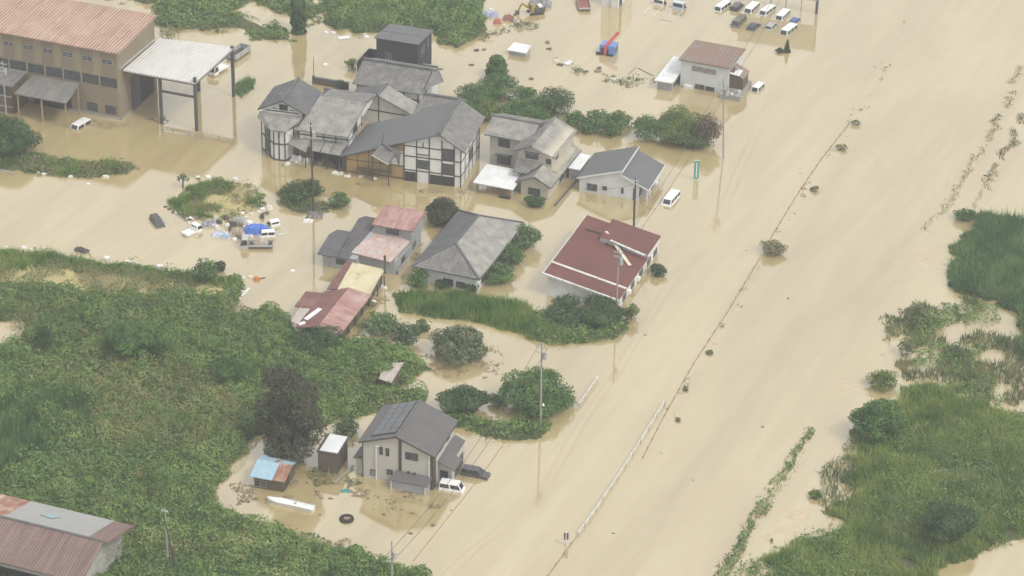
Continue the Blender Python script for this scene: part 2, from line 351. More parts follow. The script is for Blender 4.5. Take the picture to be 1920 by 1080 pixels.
class House:
    """a building with its own frame: u along the front, v to the back, z up; walls are boxes"""
    def __init__(s, name, label, px, py, th, z=0.0, cat='house', group=None):
        p = P(px, py, z); s.e = empty(name, (p.x, p.y, 0), radians(th)); tag(s.e, label, cat, group)
        s.th = radians(th); s.o = p
        s.b = (0, 1, 0, 1)
    def w2l(s, w):
        d = Vector(w) - Vector((s.o.x, s.o.y, 0)); c, k = cos(s.th), sin(s.th)
        return Vector((c * d.x + k * d.y, -k * d.x + c * d.y, d.z))
    def px(s, px, py, z): return s.w2l(P(px, py, z))
    def wall(s, u0, u1, v0, v1, z0, z1, mat, name='wall'):
        s.b = (u0, u1, v0, v1); return MB().box(u0, u1, v0, v1, z0, z1).build(name, mat, s.e)
    def gable(s, u0, u1, v0, v1, z0, ze, zr, ur, mat, name='wall'):
        """walls whose front and back end in a gable; ridge runs along v at u=ur"""
        s.b = (u0, u1, v0, v1)
        zl, zz = ze if isinstance(ze, tuple) else (ze, ze)
        return MB().prism([(u0, v0, z0), (u1, v0, z0), (u1, v0, zz), (ur, v0, zr), (u0, v0, zl)], (0, v1 - v0, 0)).build(name, mat, s.e)
    def gable_u(s, u0, u1, v0, v1, z0, ze, zr, vr, mat, name='wall'):
        s.b = (u0, u1, v0, v1)
        zl, zz = ze if isinstance(ze, tuple) else (ze, ze)
        return MB().prism([(u0, v0, z0), (u0, v1, z0), (u0, v1, zz), (u0, vr, zr), (u0, v0, zl)], (u1 - u0, 0, 0)).build(name, mat, s.e)
    def ext(s, face, a0, a1, z0, z1, o0, o1):
        u0, u1, v0, v1 = s.b
        return {'F': (a0, a1, v0 - o1, v0 - o0, z0, z1), 'K': (a0, a1, v1 + o0, v1 + o1, z0, z1),
                'R': (u1 + o0, u1 + o1, a0, a1, z0, z1), 'L': (u0 - o1, u0 - o0, a0, a1, z0, z1)}[face]
    def on(s, name, mat, face, a0, a1, z0, z1, o0=0.0, o1=0.04, parent=None):
        return MB().box(*s.ext(face, a0, a1, z0, z1, o0, o1)).build(name, mat, parent or s.e)
    def window(s, face, a0, a1, z0, z1, fm=None, n=2, gm=None, rails=0):
        f = MB(); t = 0.07; fm = fm or alum
        for r in ((a0 - t, a1 + t, z1, z1 + t), (a0 - t, a1 + t, z0 - t, z0), (a0 - t, a0, z0, z1), (a1, a1 + t, z0, z1)):
            f.box(*s.ext(face, *r, -0.02, 0.07))
        for k in range(1, n):
            c = a0 + (a1 - a0) * k / n; f.box(*s.ext(face, c - 0.035, c + 0.035, z0, z1, -0.02, 0.06))
        for k in range(1, rails + 1):
            c = z0 + (z1 - z0) * k / (rails + 1); f.box(*s.ext(face, a0, a1, c - 0.025, c + 0.025, -0.018, 0.055))
        w = f.build('window', fm, s.e)
        for k in range(n):
            b0 = a0 + (a1 - a0) * k / n; b1 = a0 + (a1 - a0) * (k + 1) / n
            MB().box(*s.ext(face, b0 + 0.02, b1 - 0.02, z0, z1, -0.03, 0.02)).build('pane', gm or glass, w)
        return w
    def roof(s, mat, pts, style='flat', name='roof', **k): return roof(name, mat, s.e, pts, style, **k)
    def ridge(s, a, b, mat, w=0.4, h=0.35, name='ridge_cap'):
        o = MB().bar(a, b, w, h).bar((Vector(a) - (Vector(b) - Vector(a)).normalized() * 0.12), a, w * 1.3, h * 1.5).build(name, mat, s.e); return o
    def bar(s, name, mat, a, b, w=0.1, h=0.1, parent=None): return MB().bar(a, b, w, h).build(name, mat, parent or s.e)
    def box(s, name, mat, *e, parent=None): return MB().box(*e).build(name, mat, parent or s.e)
    def post(s, mat, u, v, z0, z1, r=0.09, name='post'): return MB().box(u - r, u + r, v - r, v + r, z0, z1).build(name, mat, s.e)

# ------------------------------------------------------------ ground, water
gm = M('submerged_soil', (0.16, 0.12, 0.07), (0.10, 0.08, 0.05), scale=0.05)
tag(MB().quad((-3000, -3000, -2.5), (3000, -3000, -2.5), (3000, 3000, -2.5), (-3000, 3000, -2.5)).build('ground', gm), 'muddy soil lying under the flood water', 'ground', kind='structure')
def water_mat():
    mt, nt, bs, out = _nodes('flood_water')
    geo = nt.nodes.new('ShaderNodeNewGeometry').outputs['Position']
    def mapped(rot, sx, sy):
        mp = nt.nodes.new('ShaderNodeMapping'); mp.vector_type = 'TEXTURE'; nt.links.new(geo, mp.inputs[0])
        mp.inputs['Rotation'].default_value = (0, 0, radians(rot)); mp.inputs['Scale'].default_value = (sx, sy, 1); return mp.outputs[0]
    n = _noise(nt, mapped(66, 5.0, 1.0), 0.06, 7, 0.62); n2 = _noise(nt, mapped(66, 9.0, 1.0), 0.35, 5, 0.6)
    mx = nt.nodes.new('ShaderNodeMath'); mx.operation = 'MULTIPLY_ADD'; nt.links.new(n2, mx.inputs[0]); mx.inputs[1].default_value = .28; 
    hf = nt.nodes.new('ShaderNodeMath'); hf.operation = 'MULTIPLY'; nt.links.new(n, hf.inputs[0]); hf.inputs[1].default_value = .72; nt.links.new(hf.outputs[0], mx.inputs[2])
    nt.links.new(_ramp(nt, mx.outputs[0], [(0.36, WC1), (0.5, WC2), (0.64, WC3)]), bs.inputs['Base Color'])
    nt.links.new(_ramp(nt, _noise(nt, mapped(66, 4.0, 1.0), .09, 4), [(.42, (.03,) * 3), (.62, (.11,) * 3)]), bs.inputs['Roughness'])
    bs.inputs['IOR'].default_value = WIOR
    h = _noise(nt, mapped(20, 1.8, 1.0), 1.5, 3, 0.55); h2 = _noise(nt, mapped(66, 3.0, 1.0), .25, 3, 0.5)
    ad = nt.nodes.new('ShaderNodeMath'); ad.operation = 'ADD'; nt.links.new(h, ad.inputs[0]); nt.links.new(h2, ad.inputs[1])
    _bump(nt, bs, ad.outputs[0], 0.11, 0.05)
    return mt
WC1 = (0.335, 0.258, 0.128); WC2 = (0.395, 0.312, 0.158); WC3 = (0.455, 0.368, 0.20); WIOR = 2.8
water_m = water_mat()
tag(MB().quad((-2990, -2990, 0), (2990, -2990, 0), (2990, 2990, 0), (-2990, 2990, 0)).build('water', water_m), 'muddy beige flood water covering the whole plain', 'water', kind='structure')
# ============================================================ buildings
def eave_gutter(h, a, b, mat=None): return h.bar('gutter', mat or brownf, a, b, 0.12, 0.1)

# ---- tan industrial building, top left
h = House('tan_warehouse', 'tan industrial building with rusty striped corrugated roof and upper row of small windows', 228, 225, -20, cat='warehouse')
U0 = -30.0
h.wall(U0, 0, 0, 13.8, -2, 12.7, tanw)
MB().prism([(0, 0, 12.7), (0, 13.8, 12.7), (0, 13.8, 13.85), (0, 0, 12.95)], (U0, 0, 0)).build('wall', tanw, h.e)
h.b = (U0, 0, 0, 13.8)
h.roof(rust_tan, [(U0 - .5, -0.7, 13.05), (0.45, -0.7, 13.05), (0.45, 14.4, 14.25), (U0 - .5, 14.4, 14.25)], 'corr', pitch=0.62, amp=0.13)
for k in range(7):                                   # pale cladding panels under the eave
    c = -2.2 - 3.9 * k
    h.on('cladding_panel', tanw2, 'F', c - 2.75, c - 1.25, 8.1, 12.6, 0.0, 0.05)
    h.window('F', c - 1.0, c + 1.0, 10.45, 11.25, n=2, rails=1, fm=steel)
h.on('corner_trim', tanw2, 'F', -0.45, 0.02, -1, 12.6, 0.0, 0.06)
for k in range(8):                                   # louvred strip of glazing between the storeys
    a = -0.4 - 3.6 * k
    h.window('F', a - 3.3, a, 6.15, 7.75, n=2, rails=2, fm=dsteel)
    h.on('pilaster', tanw2, 'F', a - 0.02, a + 0.28, 5.9, 8.1, 0.0, 0.12)
for a in (-6.6, -3.0): h.window('F', a, a + 1.9, 0.9, 2.3, n=2, rails=1, fm=dsteel)
h.on('plinth', concrete, 'F', -10.5, 0.1, -1, 0.42, 0.0, 0.10); h.b = (U0, 0, 0, 13.8)
h.on('plinth', concrete, 'R', -0.1, 4.0, -1, 0.42, 0.0, 0.09)
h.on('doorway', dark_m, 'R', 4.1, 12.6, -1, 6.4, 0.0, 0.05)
h.on('sliding_door', dsteel, 'R', 4.1, 7.2, -1, 6.3, 0.06, 0.16)
h.on('roof_flashing', white_corr if False else steel, 'R', 0.2, 13.6, 9.75, 10.0, 0.0, 0.25)
# porch on its front
h.roof(grey_corr, [(-17.4, -6.5, 4.75), (-7.1, -6.5, 4.75), (-7.9, -0.05, 5.6), (-17.2, -0.05, 5.6)], 'corr', name='porch_roof', pitch=0.55, amp=0.1)
for u in (-16.9, -12.2, -7.5): h.post(tanw2, u, -6.2, -2, 4.7, 0.12)
h.post(tanw2, -7.7, -1.2, -2, 5.4, 0.12)
h.bar('porch_beam', timber_m, (-17.2, -6.2, 4.55), (-7.3, -6.2, 4.55), 0.15, 0.25)
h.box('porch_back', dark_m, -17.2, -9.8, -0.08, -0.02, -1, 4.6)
# flat annex on the far left
h.wall(U0, -18.6, -5.2, -0.02, -2, 5.6, brownw, 'annex_wall')
h.roof(tile_m, [(U0, -5.8, 5.6), (-18.2, -5.8, 5.6), (-18.2, -0.1, 6.1), (U0, -0.1, 6.1)], 'corr', name='annex_roof', pitch=0.5)
h.b = (U0, -18.6, -5.2, 0)
for z in (1.2, 3.2): h.on('shelf_beam', steel, 'F', U0, -18.6, z, z + 0.15, 0, 0.1)
for a in (-28, -24.5, -21): h.window('F', a - 1, a + 1.2, 3.6, 4.9, n=2, fm=dsteel)

# ---- white steel canopy beside it
h = House('steel_canopy', 'white corrugated canopy roof on dark steel posts beside the tan building', 228, 225, -20, cat='canopy')
h.roof(white_corr, [(0.35, 0.9, 9.25), (14.3, 0.9, 9.25), (14.3, 17.0, 9.45), (0.35, 15.2, 9.45)], 'corr', pitch=0.6, amp=0.12)
for u, v, z in ((7.2, 1.4, 9.1), (14.0, 1.4, 10.2), (14.0, 16.3, 9.9), (7.2, 16.0, 9.1)): h.post(dsteel, u, v, -2, z, 0.24)
for a, b in (((0.1, 1.4, 8.9), (14.2, 1.4, 8.9)), ((0.1, 16.2, 8.95), (14.2, 16.4, 8.95)), ((14.0, 1.2, 8.95), (14.0, 16.5, 8.95)), ((7.2, 1.2, 8.95), (7.2, 16.3, 8.95)), ((7.2, 1.4, 6.4), (14.0, 1.4, 6.4))):
    h.bar('beam', dsteel, a, b, 0.22, 0.4)

# fence standing in the water under the canopy
h = House('low_fence', 'low thin rail fence standing in the water by the canopy posts', 297, 246, -20, cat='fence')
for z in (0.5, 1.05): h.bar('rail', concrete, (0, 0, z), (14.5, 0.4, z), 0.07, 0.07)
for k in range(6): h.post(concrete, 0.05 + k * 2.85, 0.08 * k * 0.9, -1, 1.12, 0.05)

# ---- black house
h = House('black_house', 'flat black clad house with grey metal roof and walled yard behind tiled roofs', 784.5, 190, -18, 0, cat='house')
q = h.px(705, 69, 7.2); q2 = h.px(783, 82.5, 7.2)
h.e.location = (P(783, 82.5, 7.2).x, P(783, 82.5, 7.2).y, 0); h.o = P(783, 82.5, 7.2)
h.wall(-8.05, -0.1, 0.15, 7.7, -2, 6.5, blackw)
MB().prism([(-0.1, 0.15, 6.5), (-0.1, 7.7, 6.5), (-0.1, 7.7, 6.55), (-0.1, 0.15, 7.1)], (-7.95, 0, 0)).build('wall', blackw, h.e)
h.roof(shing_b, [(-8.35, -0.15, 7.2), (0.2, -0.15, 7.2), (0.2, 8.0, 6.6), (-8.35, 8.0, 6.6)], 'seam', pitch=2.0, amp=0.04)
h.bar('roof_fold', shing_b, (-8.3, 3.7, 6.95), (0.15, 3.7, 6.95), 0.12, 0.08)
h.b = (-8.05, -0.1, 0.15, 7.7)
h.window('F', -6.2, -5.8, 3.2, 4.4, n=1); h.window('F', -5.5, -5.1, 3.1, 4.3, n=1)
for v in (2.2, 3.3, 5.4): h.window('R', v, v + 0.35, 3.3 + 0.2 * v, 4.8 + 0.2 * v, n=1)
h.box('yard_wall', blackw, -11.2, -10.95, -1.5, 4.5, -2, 2.6); h.box('yard_wall', blackw, -10.95, -8.05, 4.3, 4.55, -2, 2.6)
h.box('yard_wall', blackw, 2.6, 2.85, -5.0, 3.2, -2, 1.9); h.box('yard_wall', blackw, -0.1, 2.6, 2.9, 3.15, -2, 1.9)
h.box('wall_cap', concrete, -0.1, 2.9, 2.85, 3.2, 1.9, 1.98)

# ---- rear tiled house and its neighbours
BT = (784.1, 189.3, -18, 4)
h = House('tiled_house', 'grey tiled house with long heavy ridge in front of the black house', *BT)
h.gable_u(-12.0, -0.3, 1.1, 11.2, -2, 5, 7.05, 6.3, white_pl)
h.roof(tile_m, [(-12.7, 0.6, 5.0), (0.35, 0.6, 5.0), (0.35, 6.3, 7.2), (-12.7, 6.3, 7.2)], 'tile')
h.roof(tile_m, [(0.35, 12.0, 5.0), (-12.7, 12.0, 5.0), (-12.7, 6.3, 7.2), (0.35, 6.3, 7.2)], 'tile')
h.ridge((-12.6, 6.3, 7.35), (0.3, 6.3, 7.35), tile_d, 0.55, 0.5)
h.roof(tile_m, [(0.4, 2.2, 5.4), (2.3, 6.8, 5.1), (1.4, 7.2, 6.8), (0.4, 6.0, 7.1)], 'tile', name='side_roof')
h.b = (-12, -.3, 1.1, 11.2)
for a in (-12.0, -9.0, -6.1, -3.2, -0.55): h.on('timber', timber_m, 'F', a, a + 0.22, 0, 4.9, 0, 0.04)
h.on('timber', timber_m, 'F', -12, -.3, 3.4, 3.62, 0, 0.05)
h.window('R', 3.0, 5.0, 2.6, 4.0, n=2)

h = House('gabled_annex', 'grey gabled roof with a pale steep slope between the tiled houses', *BT)
h.gable(-11.0, 1.0, -4.0, 0.4, -2, (4.3, 2.8), 5.8, -5.9, white_pl)
h.roof(tile_l, [(1.8, -4.5, 2.8), (1.8, -0.6, 2.8), (-5.95, 0.3, 6.05), (-5.95, -4.5, 6.05)], 'tile')  # sunlight put into the colour: right slope paler than the left
h.roof(tile_d, [(-11.7, 0.4, 4.3), (-11.7, -4.6, 4.3), (-5.95, -4.6, 6.05), (-5.95, 0.4, 6.05)], 'tile')  # left slope painted darker as the shaded side
h.ridge((-5.95, -4.6, 6.2), (-5.95, 0.4, 6.2), tile_d)
h.b = (-11, 1, -4.0, .4)
h.on('timber', timber_m, 'F', -10.8, 0.8, 2.75, 2.95, 0, 0.05)
h.on('timber', timber_m, 'F', -6.0, -5.8, 0, 5.6, 0, 0.04)

h = House('low_tiled_wing', 'low dark tiled wing left of the pale gabled roof', *BT)
h.wall(-16.2, -10.6, -5.0, -1.0, -2, 3.9, white_pl)
h.roof(tile_d, [(-16.6, -6.2, 3.6), (-10.2, -6.2, 3.6), (-10.2, -2.6, 4.6), (-16.6, -2.6, 4.6)], 'tile')
h.roof(tile_d, [(-10.2, -0.4, 3.8), (-16.6, -0.4, 3.8), (-16.6, -2.6, 4.6), (-10.2, -2.6, 4.6)], 'tile')
h.ridge((-16.6, -2.6, 4.7), (-10.2, -2.6, 4.7), tile_d)

h = House('rear_tiled_wing', 'grey tiled wing behind the big half timbered house, ridge against the trees', *BT)
h.gable_u(1.3, 7.0, -4.5, 3.6, -2, 3.3, 5.0, 0.6, white_pl)
h.roof(tile_m, [(0.9, -5.2, 3.3), (7.6, -5.2, 3.3), (7.6, 0.6, 5.15), (0.9, 0.6, 5.15)], 'tile')
h.roof(tile_m, [(7.6, 4.2, 3.6), (0.9, 4.2, 3.6), (0.9, 0.6, 5.15), (7.6, 0.6, 5.15)], 'tile')
h.ridge((1.0, 0.6, 5.3), (7.5, 0.6, 5.3), tile_d, 0.5, 0.45)

h = House('garden_wall', 'low brown garden wall standing in water behind the left houses', 588, 157, -18, cat='wall')
h.box('wall', brownw, 0, 6.8, -0.12, 0.12, -2, 1.25); h.box('coping', tile_d, -0.1, 6.9, -0.25, 0.25, 1.25, 1.4)
h.box('pillar', brownw, -0.2, 0.2, -0.2, 0.2, -2, 1.6)

# ---- half-timbered house on the left
HL = (534.2, 301.7, -13)
h = House('half_timbered_house', 'white half timbered house with dark roof at the left end of the cluster', *HL)
foot = [(-5.2, 4.2), (-5.2, 3.5), (-1.9, 0), (0.1, 0), (1.9, 4.2)]
MB().prism([(a, b, -2) for a, b in foot], (0, 0, 7.75)).build('wall', white_pl, h.e)
h.gable(-5.2, 1.9, 4.2, 12.2, -2, 7.3, 9.2, -1.4, white_pl)
h.roof(tile_d, [(-5.9, 12.9, 7.35), (-5.9, 3.5, 7.35), (-1.4, 3.5, 9.55), (-1.4, 12.9, 9.55)], 'tile')
h.roof(tile_d, [(2.9, 3.5, 7.4), (2.9, 12.9, 7.4), (-1.4, 12.9, 9.55), (-1.4, 3.5, 9.55)], 'tile')
h.ridge((-1.4, 3.5, 9.7), (-1.4, 12.9, 9.7), tile_d, 0.4, 0.3)
h.roof(tile_l, [(-6.1, 3.9, 5.75), (-2.3, -0.45, 5.75), (0.4, -0.45, 5.75), (2.35, 4.1, 6.3), (2.3, 4.18, 6.9), (-6.1, 4.18, 6.6)][1:2] + [(0.4, -0.45, 5.75), (2.3, 4.15, 6.75), (-5.6, 4.15, 6.75)], 'tile', name='lower_roof')
h.roof(tile_l, [(-6.0, 3.7, 5.75), (-2.32, -0.43, 5.74), (-5.6, 4.15, 6.73)], 'tile', name='lower_roof')
def tim(a, b, w=0.2): h.bar('timber', timber_m, a, b, w, w)
d = Vector((3.3, -3.5, 0)).normalized(); nO = Vector((-3.5, -3.3, 0)).normalized() * 0.06
for z in (0.1, 3.1, 5.6): tim(Vector((-5.2, 3.5, z)) + nO * .5, Vector((-1.9, 0, z)) + nO * .5); tim((-1.9, -.03, z), (0.12, -.03, z)); tim((0.13, 0, z), (1.92, 4.2, z))
for (a, b) in ((-5.2, 3.5), (-4.2, 2.44), (-2.9, 1.06), (-1.9, 0), (-0.95, -.03), (0.1, -.03), (1.0, 2.1)): tim((a, b - .02, -1), (a, b - .02, 5.7), 0.19)
for z0, z1 in ((0.5, 2.8), (3.4, 5.3)):
    a = Vector((-4.1, 2.33, 0)) + nO; b = Vector((-3.0, 1.17, 0)) + nO
    w = MB().prism([(a.x, a.y, z0), (b.x, b.y, z0), (b.x, b.y, z1), (a.x, a.y, z1)], nO * 0.6).build('window', brownf, h.e)
    a2 = a + nO * .7 + d * .08; b2 = b + nO * .7 - d * .08
    MB().prism([(a2.x, a2.y, z0 + .1), (b2.x, b2.y, z0 + .1), (b2.x, b2.y, z1 - .1), (a2.x, a2.y, z1 - .1)], nO * 0.3).build('pane', glass, w)
h.b = (-5.2, 1.9, 4.2, 12.2)
h.window('F', -2.1, -0.7, 7.55, 8.5, n=1, fm=timber_m); h.on('timber', timber_m, 'F', -4.6, 1.4, 7.1, 7.3, 0, 0.06); h.on('timber', timber_m, 'F', -3.4, -2.4, 7.6, 7.75, 0, 0.05); h.on('timber', timber_m, 'F', -0.4, 0.6, 7.6, 7.75, 0, 0.05)
h.window('R', 5.0, 6.2, 4.2, 6.0, n=1, fm=timber_m)
h.bar('antenna', steel, (-2.2, 5.5, 8.9), (-2.2, 5.5, 10.2), 0.05, 0.05); h.bar('antenna', steel, (-2.8, 5.2, 10.0), (-1.6, 5.8, 10.0), 0.04, 0.04)

h = House('pale_roofed_house', 'half timbered house with broad pale tiled roof and lean-to eaves', *HL)
h.wall(3.7, 11.0, 1.32, 9.5, -2, 5.9, white_pl); h.wall(2.1, 3.68, 1.3, 3.2, -2, 5.7, white_pl)
h.gable_u(3.8, 10.9, 1.4, 16.5, 5.0, 5.9, 8.1, 9.6, white_pl, 'gable_wall')
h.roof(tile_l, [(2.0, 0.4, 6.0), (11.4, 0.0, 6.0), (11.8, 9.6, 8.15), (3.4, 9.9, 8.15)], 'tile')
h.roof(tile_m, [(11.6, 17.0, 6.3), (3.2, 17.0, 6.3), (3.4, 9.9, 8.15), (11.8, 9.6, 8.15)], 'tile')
h.roof(tile_l, [(5.2, -1.1, 3.2), (10.3, -1.6, 3.2), (11.2, 2.2, 4.6), (4.5, 2.2, 4.6)], 'tile', name='lean_to_roof')
h.roof(tile_l, [(-0.1, 0.9, 3.15), (4.4, -1.9, 3.15), (4.45, 2.2, 4.5), (1.4, 2.4, 4.5)], 'tile', name='lean_to_roof')
for u in (6.9, 8.6): h.bar('roof_batten', tile_d, (u - 0.1, -1.3, 3.32), (u + 0.2, 2.1, 4.68), 0.12, 0.06)
h.b = (2.1, 11.0, 1.28, 9.5)
for a in (2.2, 4.4, 6.6, 8.8, 10.8): h.on('timber', timber_m, 'F', a - .1, a + .1, -1, 5.6, 0, 0.05)
h.on('timber', timber_m, 'F', 2.1, 11, 4.75, 4.95, 0, 0.06)
for v in (1.5, 4.0, 6.5, 9.2): h.on('timber', timber_m, 'R', v - .1, v + .1, -1, 5.9, 0, 0.05)
h.on('timber', timber_m, 'R', 1.3, 9.5, 4.3, 4.5, 0, 0.06); h.window('R', 4.3, 6.2, 4.7, 5.8, n=2, fm=timber_m)
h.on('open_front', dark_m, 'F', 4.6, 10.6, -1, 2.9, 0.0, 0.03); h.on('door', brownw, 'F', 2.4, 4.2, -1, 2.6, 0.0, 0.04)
for u, v in ((5.4, -0.8), (7.8, -1.0), (10.1, -1.3), (0.3, 0.8), (4.2, -1.5)): h.post(timber_m, u, v, -2, 3.1, 0.09)
h.box('side_wall', brownw, 10.6, 11.6, -1.0, 1.2, -2, 2.6)

# ---- the big half-timbered house on the right
h = House('half_timbered_house', 'tall white half timbered house with long grey roof sweeping down to ochre wall', 864.3, 351.7, -13)
h.gable(-10.0, 0, 0, 12.6, -2, (7.0, 7.0), 9.35, -3.7, white_pl)
h.wall(-20.3, -10.05, 0.05, 11.0, -2, 3.0, ochre, 'ochre_wall')
MB().prism([(-20.3, 0.05, 3.0), (-10.05, 0.05, 3.0), (-10.05, 0.05, 6.75), (-20.3, 0.05, 3.1)], (0, 10.9, 0)).build('ochre_wall', ochre, h.e)
sl_ = (9.75 - 3.25) / 17.4
zr = lambda u: 9.75 - sl_ * (-3.7 - u)
h.roof(shing_b, [(-21.1, 11.6, zr(-21.1)), (-21.1, -0.5, zr(-21.1)), (-10.6, -0.5, zr(-10.6)), (-10.6, 11.6, zr(-10.6))], 'tile', row=0.3, amp=0.02)
h.roof(shing_b, [(-10.6, 13.2, zr(-10.6) + .02), (-10.6, -0.7, zr(-10.6) + .02), (-3.7, -0.7, 9.77), (-3.7, 13.2, 9.77)], 'tile', row=0.3, amp=0.02)
h.roof(tile_m, [(0.75, -0.7, 6.9), (0.75, 13.4, 6.9), (-3.7, 13.4, 9.77), (-3.7, -0.7, 9.77)], 'tile')
h.ridge((-3.7, -0.7, 9.9), (-3.7, 13.4, 9.9), tile_d, 0.4, 0.3)
h.box('ridge_end', tile_d, -4.05, -3.35, -0.95, -0.7, 9.5, 10.3)
h.b = (-10, 0, 0, 12.6)
for a in (-9.95, -7.75, -5.55, -3.35, -1.2, -0.05): h.on('timber', timber_m, 'F', a - .1, a + .1, -1, 7.2 + min(a + 10, -a) * .35, 0, 0.06)
for z, a0, a1 in ((2.05, -10, -1.2), (4.65, -10, 0), (6.55, -10, -3.4), (1.95, -1.2, 0), (5.2, -7.75, -5.55)): h.on('timber', timber_m, 'F', a0, a1, z, z + .19, 0, 0.07)
h.on('timber', timber_m, 'F', -6.75, -6.55, 6.7, 7.6, 0, 0.05)
h.window('F', -3.2, -1.35, 4.9, 6.9, n=2, fm=timber_m); h.window('F', -3.2, -1.35, 2.3, 4.1, n=2, fm=timber_m); h.window('F', -7.6, -5.7, 2.7, 4.2, n=2, fm=timber_m)
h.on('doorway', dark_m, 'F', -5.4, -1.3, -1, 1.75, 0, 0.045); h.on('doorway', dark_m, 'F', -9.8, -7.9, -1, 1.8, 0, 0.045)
for v in (2.6, 5.2, 7.8, 10.4, 12.5): h.on('timber', timber_m, 'R', v - .1, v + .1, -1, 6.9, 0, 0.06)
for z in (2.0, 4.6): h.on('timber', timber_m, 'R', 0, 12.6, z, z + .19, 0, 0.07)
h.window('R', 5.5, 7.4, 2.5, 4.2, n=2, fm=timber_m); h.window('R', 10.6, 12.0, 5.2, 6.4, n=1, fm=timber_m)
h.b = (-20.3, -10.05, 0.05, 11)
for a in (-18.2, -16.2, -14.2, -12.3): h.on('timber', brownw, 'F', a - .08, a + .08, 0.4, zr(a) - .3, 0, 0.05)
h.on('timber', brownw, 'F', -20.3, -10.1, 2.55, 2.73, 0, 0.06); h.on('timber', brownw, 'F', -20.3, -10.1, 0.3, 0.5, 0, 0.06)
h.on('timber', timber_m, 'F', -20.32, -20.1, -1, 3.1, 0, 0.05); h.on('white_panel', white_pl, 'F', -13.4, -10.1, 2.8, 5.4, 0, 0.03)
h.on('timber', timber_m, 'F', -13.4, -10.1, 5.0, 5.15, 0, 0.05); h.on('timber', timber_m, 'F', -11.6, -11.45, 4.2, 5.6, 0, 0.05)
h.on('awning', brownw, 'F', -18.3, -12.0, 1.35, 1.45, 0, 0.9)
h.on('shutter', M('olive_shutter', (0.2, 0.17, 0.07), (0.14, 0.12, 0.06)), 'F', -17.8, -15.4, -1, 1.2, 0, 0.08)

# ---- collapsed porch roof leaning on it
pA, pB, pC, pD, pE, pF = [P(*a) for a in ((716.1, 268.3, 6.98), (741.1, 289.6, 5.53), (728.1, 306.3, 4.42), (697.6, 288.7, 5.38), (749.0, 314.0, 2.96), (751.3, 280.5, 6.05))]
e = empty('porch_roof_wreck', (pA.x, pA.y, 0)); tag(e, 'tilted broken tiled porch roof sagging against the ochre wall', 'porch roof')
L_ = lambda p: p - e.location
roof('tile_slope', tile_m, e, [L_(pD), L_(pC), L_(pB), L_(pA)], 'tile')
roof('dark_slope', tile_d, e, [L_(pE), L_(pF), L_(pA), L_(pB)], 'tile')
MB().bar(L_(pA) + Vector((0, 0, .15)), L_(pB) + Vector((0, 0, .15)), 0.35, 0.3).build('ridge_cap', tile_d, e)
MB().bar(L_(pD) - Vector((0, 0, .2)), L_(pC) - Vector((0, 0, .2)), 0.15, 0.2).build('bargeboard', foamw, e)
for p in (pD, pC): MB().tube(L_(p) + Vector((0, 0.4, -7)), L_(p) + Vector((0, 0.4, -.2)), 0.1).build('post', timber_m, e)
MB().tube(L_(pA), L_(pA) + Vector((0.3, 0, 1.8)), 0.07).build('broken_rafter', brownw, e)
# white sheet roof by the doorway
a, b, c, d = [P(*q) for q in ((720, 318.5, 1.0), (754, 326, 1.0), (757, 320, 1.3), (726, 313.5, 1.3))]
e = empty('sheet_awning', (a.x, a.y, 0)); tag(e, 'small white sheet awning over the doorway of the tall timbered house', 'awning')
roof('sheet', whitem, e, [q - e.location for q in (a, b, c, d)], 'flat', th=0.06)
for q in (a, b): MB().tube(q - e.location + Vector((0.1, .2, -3)), q - e.location + Vector((0.1, .2, -.08)), 0.05).build('post', dsteel, e)
# fallen timbers on the roof valley
MB_ = MB()
for k in range(6):
    a = P(668 + k * 1.2, 252 - k * 1.5, 4.3); MB_.bar((a.x, a.y, 4.1), (a.x + 1.5, a.y + 3.2, 4.9), 0.35, 0.12)
tag(MB_.build('plank_pile', M('bare_wood', (0.36, 0.24, 0.15), (0.25, 0.17, 0.11))), 'pile of bare brown planks lying in the roof valley', 'planks')

# ---- beige two-storey house
h = House('beige_house', 'beige two storey house with pale tiled roofs stepping down beside a white carport', 1027.6, 373.5, -20)
h.gable(-4.9, 0, 0, 4.0, -2, 2.45, 3.6, -2.6, cream_pl)
h.wall(-4.9, 0, 4.02, 13.6, -2, 3.4, cream_pl)
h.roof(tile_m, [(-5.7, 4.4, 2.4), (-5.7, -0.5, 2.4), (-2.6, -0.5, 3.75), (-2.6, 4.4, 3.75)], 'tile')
h.roof(tile_l, [(0.55, -0.5, 2.4), (0.55, 15.0, 2.4), (-2.0, 15.0, 3.9), (-2.6, 4.0, 3.95), (-2.6, -0.5, 3.75)], 'tile')  # right and front slopes painted paler, as the sun strikes them
h.ridge((-2.6, -0.5, 3.85), (-2.6, 4.2, 3.85), tile_m, 0.3, 0.22)
h.gable(-7.0, -1.0, 4.3, 15.2, 2, (5.75, 5.75), 7.1, -4.4, cream_pl, 'upper_wall')
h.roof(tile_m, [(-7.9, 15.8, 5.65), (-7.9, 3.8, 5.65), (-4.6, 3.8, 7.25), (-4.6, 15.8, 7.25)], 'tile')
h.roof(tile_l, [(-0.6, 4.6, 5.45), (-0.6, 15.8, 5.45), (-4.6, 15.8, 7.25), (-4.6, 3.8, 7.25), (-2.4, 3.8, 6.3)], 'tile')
h.ridge((-4.6, 3.8, 7.35), (-4.6, 15.8, 7.35), tile_m, 0.3, 0.22)
h.gable_u(-13.8, -7.02, 8.6, 16.2, -2, 5.7, 7.1, 12.4, greige, 'wing_wall')
h.roof(tile_l, [(-14.7, 8.0, 5.65), (-6.2, 8.0, 5.65), (-6.2, 12.4, 7.2), (-14.7, 12.4, 7.2)], 'tile', name='wing_roof')
